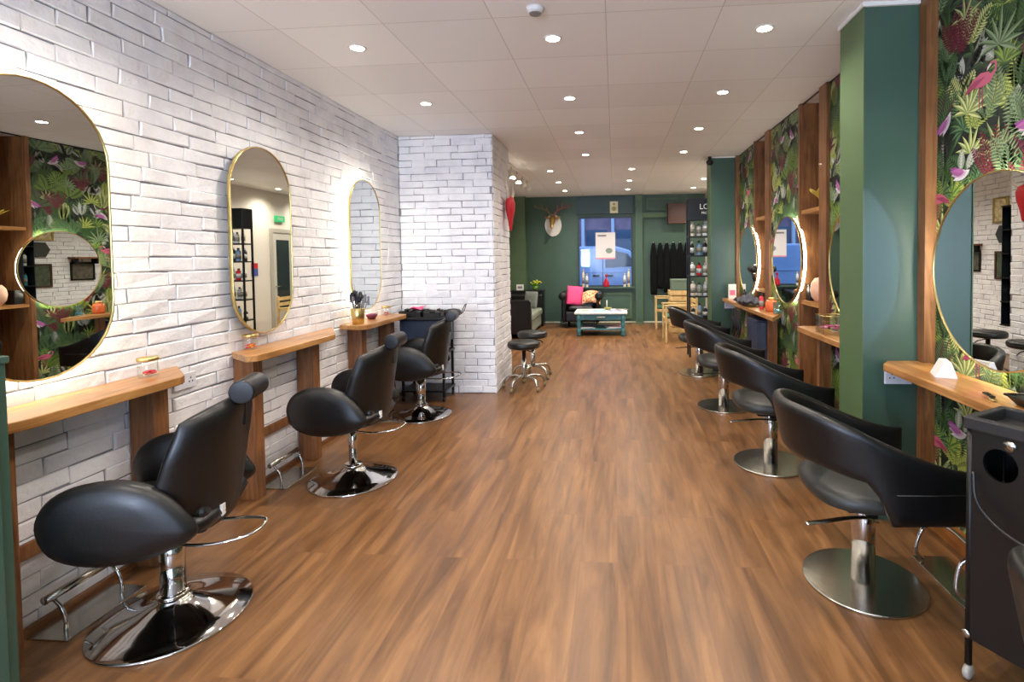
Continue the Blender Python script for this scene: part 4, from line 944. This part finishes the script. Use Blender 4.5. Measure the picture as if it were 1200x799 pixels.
for i, z in enumerate((.80,1.14,1.48,1.82)):
    for k in range(2): bottle('rack_bottle', (XL+.11,7.72+.07*k,z), '%s bottle on the wall rack, %s side of its shelf, %s' % (['teal','white'][(i+k) % 2], ['left','right'][k], ['lowest row','second row up','third row up','top row'][i]), [(50,140,150),(222,222,220)][(i+k) % 2], .22, .026, (40,40,40), 'bottles on the wall rack')

# sofa, sideboard, plant
t = thing('black_sofa', 'black leather sofa with grey seat along the rear left wall', 'sofa', (-2.33,9.40,0))
MG = plain('grey_weave', (122,130,114), .6)
MB().box(.02,.76,.13,1.52,.08,.30).build('base', MG, t, bevel=.02)
for k in range(2): MB().box(.2,.79,.14+.69*k,.82+.69*k,.305,.44).build('seat_cushion', MG, t, bevel=.035)
MB().pad(lambda u,v: (.12-.06*v, .12+1.42*u, .30+.46*v), .08, 14, 8, 6).build('backrest', M_LEATHER, t)
for y in (.02,1.55): MB().box(.02,.78,y,y+.11,.08,.72).build('armrest', M_LEATHER, t, bevel=.03)
for x in (.08,.70):
    for y in (.07,1.60): MB().lathe([(.0,0),(.02,0),(.028,.09),(.0,.09)], (x,y,0), 12).build('foot', M_BLACKM, t)
MB().tube([(.79,.03,.10),(.79,.03,.68),(.75,.03,.725)], .010, 8).build('arm_piping', plain('piping_grey', (96,100,96), .4), t)
t = thing('grey_scatter_cushion', 'grey triangular-standing cushion on the black sofa', 'cushion', (-1.78,10.75,.45), R(-30))
MB().pad(lambda u,v: ((u-.5)*.34, .06*v, .34*v), .05, 12, 12, 3).build('cover', plain('grey_cushion', (120,126,118), .8), t)
t = thing('black_sideboard', 'black sideboard in the rear left corner behind the sofa', 'sideboard', (-1.98,11.31,0))
MB().box(-.40,.42,-.12,.12,.06,.76).build('body', M_BLACKP, t, bevel=.006); MB().box(-.42,.44,-.14,.13,.76,.79).build('top', M_BLACKP, t, bevel=.004)
for x in (-.38,.39): MB().box(x-.02,x+.02,-.11,.11,0,.06).build('foot', M_BLACKM, t)
MB().tube([(-.05,-.128,.55),(.05,-.128,.55)], .006, 8).build('handle', M_STEEL, t)
t = thing('potted_plant', 'yellow-flowered plant in a green pot on the sideboard', 'plant', (-1.75,11.28,.79))
MB().lathe([(.0,0),(.05,0),(.07,.09),(.065,.09),(.0,.08)], n=20).build('pot', plain('pot_green', (90,130,40), .5), t)
rn = random.Random(5); m = MB(); m2 = MB()
for k in range(26):
    a, l = rn.uniform(0,2*PI), rn.uniform(.08,.16); e = rn.uniform(.5,1.3)
    m.pad(lambda u,v: (l*u*math.cos(e)*math.cos(a)-(v-.5)*.04*math.sin(a), l*u*math.cos(e)*math.sin(a)+(v-.5)*.04*math.cos(a), .07+l*u*math.sin(e)), .002, 5, 4, 4)
    if k % 2: m2.lathe([(.0,-.012),(.020,.0),(.016,.016),(.0,.018)], (l*math.cos(e)*math.cos(a), l*math.cos(e)*math.sin(a), .08+l*math.sin(e)), 8)
m.build('leaves', plain('leaf_lime', (110,160,40), .5), t); m2.build('flowers', plain('yellow_petal', (226,214,70), .5), t)
t = thing('white_card', 'small white card standing on the black sideboard', 'card', (-2.08,11.25,.79))
MB().box(-.08,.08,-.01,.01,0,.13).build('card', M_WHITE, t, bevel=.002); MB().box(-.05,.05,-.012,-.010,.04,.09).build('print', plain('grey_print', (120,120,120), .6), t)
t = thing('pink_folder', 'bright pink folded item on the arm of the black sofa', 'folder', (-2.16,9.475,.725))
MB().box(-.15,.11,-.04,.04,0,.02).build('folder', plain('hot_pink', (226,80,130), .7), t, bevel=.003)
# black armchair with cushions
t = thing('black_armchair', 'black leather armchair with rolled arms under the back window', 'armchair', (-.72,11.15,0))
MB().box(-.33,.33,-.30,.30,.14,.36).build('base', M_LEATHER, t, bevel=.03)
MB().pad(lambda u,v: (-.27+.54*u, -.32+.52*v, .42), .07, 12, 10, 5).build('seat', M_LEATHER, t)
MB().pad(lambda u,v: (-.32+.64*u, .20+.10*v, .30+.42*v), .07, 14, 10, 6).build('backrest', M_LEATHER, t)
for s in (1,-1):
    MB().pad(lambda u,v: (s*.36, -.32+.62*u, .12+.56*v), .055, 12, 10, 7).build('armrest', M_LEATHER, t)
    MB().lathe([(.0,-.33),(.07,-.33),(.085,-.31),(.085,.30),(.0,.31)], (s*.385,0,.68), 20, True, 'Y').build('arm_roll', M_LEATHER, t)
    for y in (-.27,.27): MB().lathe([(.0,0),(.018,0),(.03,.14),(.0,.14)], (s*.30,y,0), 12).build('leg', M_BLACKM, t)
t = thing('pink_cushion', 'bright pink square cushion propped in the black armchair', 'cushion', (-.86,10.98,.49), R(8)); t.rotation_euler = (R(-6), R(5), R(8))
MB().pad(lambda u,v: ((u-.5)*.34, .10*v, .40*v), .05, 14, 14, 3).build('cover', plain('bubblegum_pink', (230,70,125), .75, var=.12, scale=20), t)
lk = N('orange_spotted_fabric'); vv = lk.coord(); vo = lk.n('ShaderNodeTexVoronoi'); vo.inputs['Scale'].default_value = 26; lk.l(vv, vo.inputs['Vector'])
lk.l(lk.ramp(vo.outputs['Distance'], [(.15, srgb((70,34,20))), (.35, srgb((216,120,60))), (.6, srgb((236,190,150)))]), lk.b.inputs['Base Color']); lk.b.inputs['Roughness'].default_value = .8
t = thing('orange_patterned_cushion', 'orange and brown patterned cushion lying in the armchair', 'cushion', (-.50,10.92,.50), R(-6))
MB().pad(lambda u,v: ((u-.5)*.40, -.05+.16*v, .24*v+.05*math.sin(PI*u)), .06, 14, 12, 3).build('cover', lk.m, t)
# coffee table
M_TURQ = plain('turquoise_paint', (62,116,122), .45, var=.15, scale=8)
t = thing('coffee_table', 'turquoise coffee table with turned legs and whitewashed top', 'coffee table', (-.27,10.08,0))
MB().box(-.50,.50,-.36,.36,.42,.455).build('table_top', plain('whitewashed_top', (214,218,210), .5, var=.1, scale=6), t, bevel=.008)
MB().box(-.44,.44,-.31,.31,.31,.42).build('apron', M_TURQ, t, bevel=.004); MB().box(-.32,.32,-.316,-.31,.325,.405).build('drawer_front', plain('turquoise_dark', (48,98,108), .45), t, bevel=.003)
MB().tube([(-.08,-.325,.365),(.08,-.325,.365)], .008, 8).build('drawer_pull', plain('pull_cream', (214,204,160), .4), t)
MB().box(-.45,.45,-.31,.31,.115,.14).build('lower_shelf', M_TURQ, t, bevel=.004)
for x in (-.42,.42):
    for y in (-.29,.29): MB().lathe([(.0,0),(.03,0),(.042,.03),(.035,.07),(.045,.09),(.045,.13),(.025,.15),(.042,.19),(.046,.23),(.03,.28),(.048,.31),(.048,.42),(.0,.42)], (x,y,0), 18).build('leg', M_TURQ, t)
def magazine(loc, rz, label, c, c2, w=.22, h=.29, th=.006):
    t = thing('magazine', label, 'magazine', loc, rz, 'magazines at the coffee table')
    MB().box(-w/2,w/2,-h/2,h/2,0,th).build('pages', M_WHITE, t); MB().box(-w/2,w/2,-h/2,h/2,th,th+.001).build('cover', plain('mag_%d_%d_%d' % c, c, .35), t); MB().box(-w*.3,w*.3,-h*.2,h*.25,th+.001,th+.0015).build('cover_picture', plain('mag_%d_%d_%d' % c2, c2, .35), t)
magazine((-.58,10.02,.455), R(15), 'green and white magazine at the left end of the coffee table top', (196,206,190), (90,130,80))
magazine((-.31,10.0,.455), R(-10), 'turquoise magazine on the coffee table top, left of the bowl', (70,160,170), (200,220,216))
magazine((.0,9.98,.455), R(20), 'blue and violet magazine on the coffee table top, right of the bowl', (120,130,190), (210,206,220))
magazine((.12,10.22,.455), R(-18), 'dark grey magazine at the right rear of the coffee table top', (90,92,90), (190,186,170))
for k, (x, z, c, l) in enumerate([(-.55,.14,(50,56,80),'navy magazine at the bottom of the pile on the lower shelf, left'),(-.52,.15,(110,60,66),'maroon magazine in the middle of the lower shelf left pile'),(-.56,.16,(60,70,100),'slate blue magazine topmost of the lower shelf left pile'),(-.05,.14,(190,196,190),'pale magazine at the bottom of the lower shelf right pile'),(.0,.15,(80,90,110),'grey blue magazine in the lower shelf right pile'),(.03,.16,(206,130,160),'pink magazine topmost of the lower shelf right pile')]):
    magazine((x,10.0,z), R(8-7*(k % 3)), l, c, tuple(min(255,q+60) for q in c), .28, .36, .008)
t = thing('fruit_bowl', 'small olive bowl with an upright candle in the coffee table centre', 'bowl', (-.14,10.22,.455))
MB().lathe([(.0,0),(.04,0),(.08,.045),(.077,.047),(.03,.012),(.0,.01)], n=24).build('bowl', plain('olive_glaze', (150,146,70), .3), t); MB().lathe([(.0,.01),(.010,.01),(.010,.19),(.0,.195)], (-.02,0,0), 10).build('candle', plain('candle_white', (226,222,210), .5), t)
# pale wood armchairs with green seats facing -X
def wood_armchair():
    t = thing('wooden_armchair', '', 'armchair')
    for y in (-.27,.27):
        MB().box(-.30,-.265,y-.02,y+.02,0,.63).build('leg', M_PALEW, t, bevel=.004); MB().box(.22,.255,y-.02,y+.02,0,.86).build('leg', M_PALEW, t, bevel=.004)
        MB().box(-.31,.22,y-.025,y+.025,.63,.655).build('armrest', M_PALEW, t, bevel=.005)
    MB().box(-.27,.22,-.25,-.22,.36,.41).box(-.27,.22,.22,.25,.36,.41).box(-.29,-.265,-.25,.25,.36,.41).build('seat_rail', M_PALEW, t)
    MB().pad(lambda u,v: (-.27+.48*u, -.23+.46*v, .44), .035, 12, 12, 6).build('seat_cushion', plain('bottle_green_fabric', (34,84,58), .7), t)
    for z in (.58,.68,.78): MB().box(.225,.245,-.25,.25,z,z+.06).build('back_slat', M_PALEW, t)
    return t
a1 = place(wood_armchair(), (1.16,9.28,0), R(0), 'pale wooden armchair with green seat, nearer one in front of the product stand', 'pale wooden armchairs')
a2 = dup(a1, (1.14,10.95,0), R(-3), 'pale wooden armchair with green seat, farther one beneath the gowns', 'pale wooden armchairs')
t = thing('wooden_crate', 'slatted pale wooden crate between the two wooden armchairs', 'crate', (1.25,10.10,0))
for z in (.05,.17,.29,.41,.53,.65,.76):
    MB().box(-.21,.21,-.20,-.185,z,z+.085).build('slat', M_PALEW, t); MB().box(-.21,.21,.185,.20,z,z+.085).build('slat', M_PALEW, t)
    MB().box(-.21,-.195,-.185,.185,z,z+.085).build('slat', M_PALEW, t); MB().box(.195,.21,-.185,.185,z,z+.085).build('slat', M_PALEW, t)
MB().box(-.195,.195,-.185,.185,0,.03).build('bottom', M_PALEW, t)
for x in (-.18,.18):
    for y in (-.17,.17): MB().box(x-.015,x+.015,y-.015,y+.015,.03,.845).build('corner_post', M_PALEW, t)
t = thing('grey_green_box', 'grey green box resting on top of the wooden crate', 'box', (1.25,10.10,.845))
MB().box(-.17,.17,-.14,.14,0,.20).build('body', plain('sage_card', (92,110,92), .6), t, bevel=.004); MB().box(-.175,.175,-.145,.145,.17,.21).build('lid', plain('sage_card', (92,110,92), .6), t, bevel=.004)

# green panelled cabinet at the left edge
t = thing('green_cabinet', 'dark green painted cabinet end at the lower left edge of the photo', 'cabinet', (0,0,0))
MB().box(XL+.02,-2.045,1.02,1.57,0,1.17).build('carcass', M_TEAL, t, bevel=.004); MB().box(XL+.02,-2.035,1.0,1.575,1.17,1.195).build('top', M_TEAL, t, bevel=.004)
MB().box(-2.045,-2.030,1.05,1.53,.06,1.12).build('door', M_TEAL, t, bevel=.003); MB().lathe([(.0,0),(.012,0),(.015,.02),(.0,.024)], (-2.03,1.10,.7), 12, True, 'X').build('knob', M_GOLD, t)

# ------------------------------------------------------------------ street behind the back window
struct(MB().box(-14,14,YB+.2,34,-.12,-.02).build('ground', plain('wet_asphalt', (92,96,104), .5, var=.2, scale=4)))
def vehicle(loc, label, paint, prof, win, name='parked_van', cat='van'):
    t = thing(name, label, cat, loc)
    MB().prism(prof, -.85, .85, 'Y').build('body', paint, t, bevel=.05)
    for w in win: MB().prism(w, -.865, -.85, 'Y').build('side_window', plain('tinted_glass', (30,44,62), .08), t)
    for x in (-1.35,1.35):
        wh = MB().lathe([(.0,-.1),(.26,-.1),(.32,-.08),(.32,.08),(.26,.1),(.0,.1)], (x,-.78,.32), 28, True, 'Y').build('wheel', plain('tyre', (22,22,24), .8), t)
        MB().lathe([(.0,-.115),(.2,-.11),(.2,-.10)], (x,-.78,.32), 20, True, 'Y').build('hub_cap', M_STEEL, wh)
    for x in (.05,.42): MB().box(x-.09,x+.09,-.875,-.85,.98,1.03).build('door_handle', M_BLACKP, t)
    MB().box(-2.0,1.6,-.872,-.85,1.10,1.125).build('body_moulding', paint, t, bevel=.006)
    MB().box(.22,.235,-.856,-.849,.35,1.6).build('door_seam', M_BLACKP, t)
    return t
pv = plain('white_paint_in_blue_daylight', (150,182,226), .25, coat=.6)  # white van: the blue of the daylight is put into its paint
vehicle((-.55,15.0,-.02), 'white panel van, blue daylight in its colour, parked outside the back window', pv, [(-2.1,.35),(-2.1,1.0),(-2.05,1.72),(-1.9,1.8),(.55,1.82),(.95,1.70),(1.35,1.28),(1.95,1.12),(2.1,.9),(2.1,.35)], [[(.30,1.22),(.30,1.66),(.62,1.68),(.90,1.60),(1.18,1.26)]])
t = thing('street_building', 'brick and blue shopfront building across the street', 'building', (0,21,0))
MB().box(-9,9,0,2,-.02,7).build('wall', plain('violet_brick', (120,104,120), .7, var=.25, scale=3), t)
for k in range(10):
    x = -5.5+1.2*k; f = MB().box(x-.42,x+.42,-.03,0,.4,2.6).build('window', plain('shop_glass', (60,86,110), .1), t); MB().box(x-.42,x+.42,-.05,-.03,1.6,1.66).build('glazing_bar', M_WHITE, f)
    MB().box(x-.62,x-.50,-.14,0,-.02,3.4).build('pillar', plain('teal_pillar', (90,130,150) if k % 2 else (170,190,210), .5), t)
MB().box(-9,9,-.2,0,3.4,3.9).build('fascia', plain('fascia_blue', (60,90,140), .5), t)
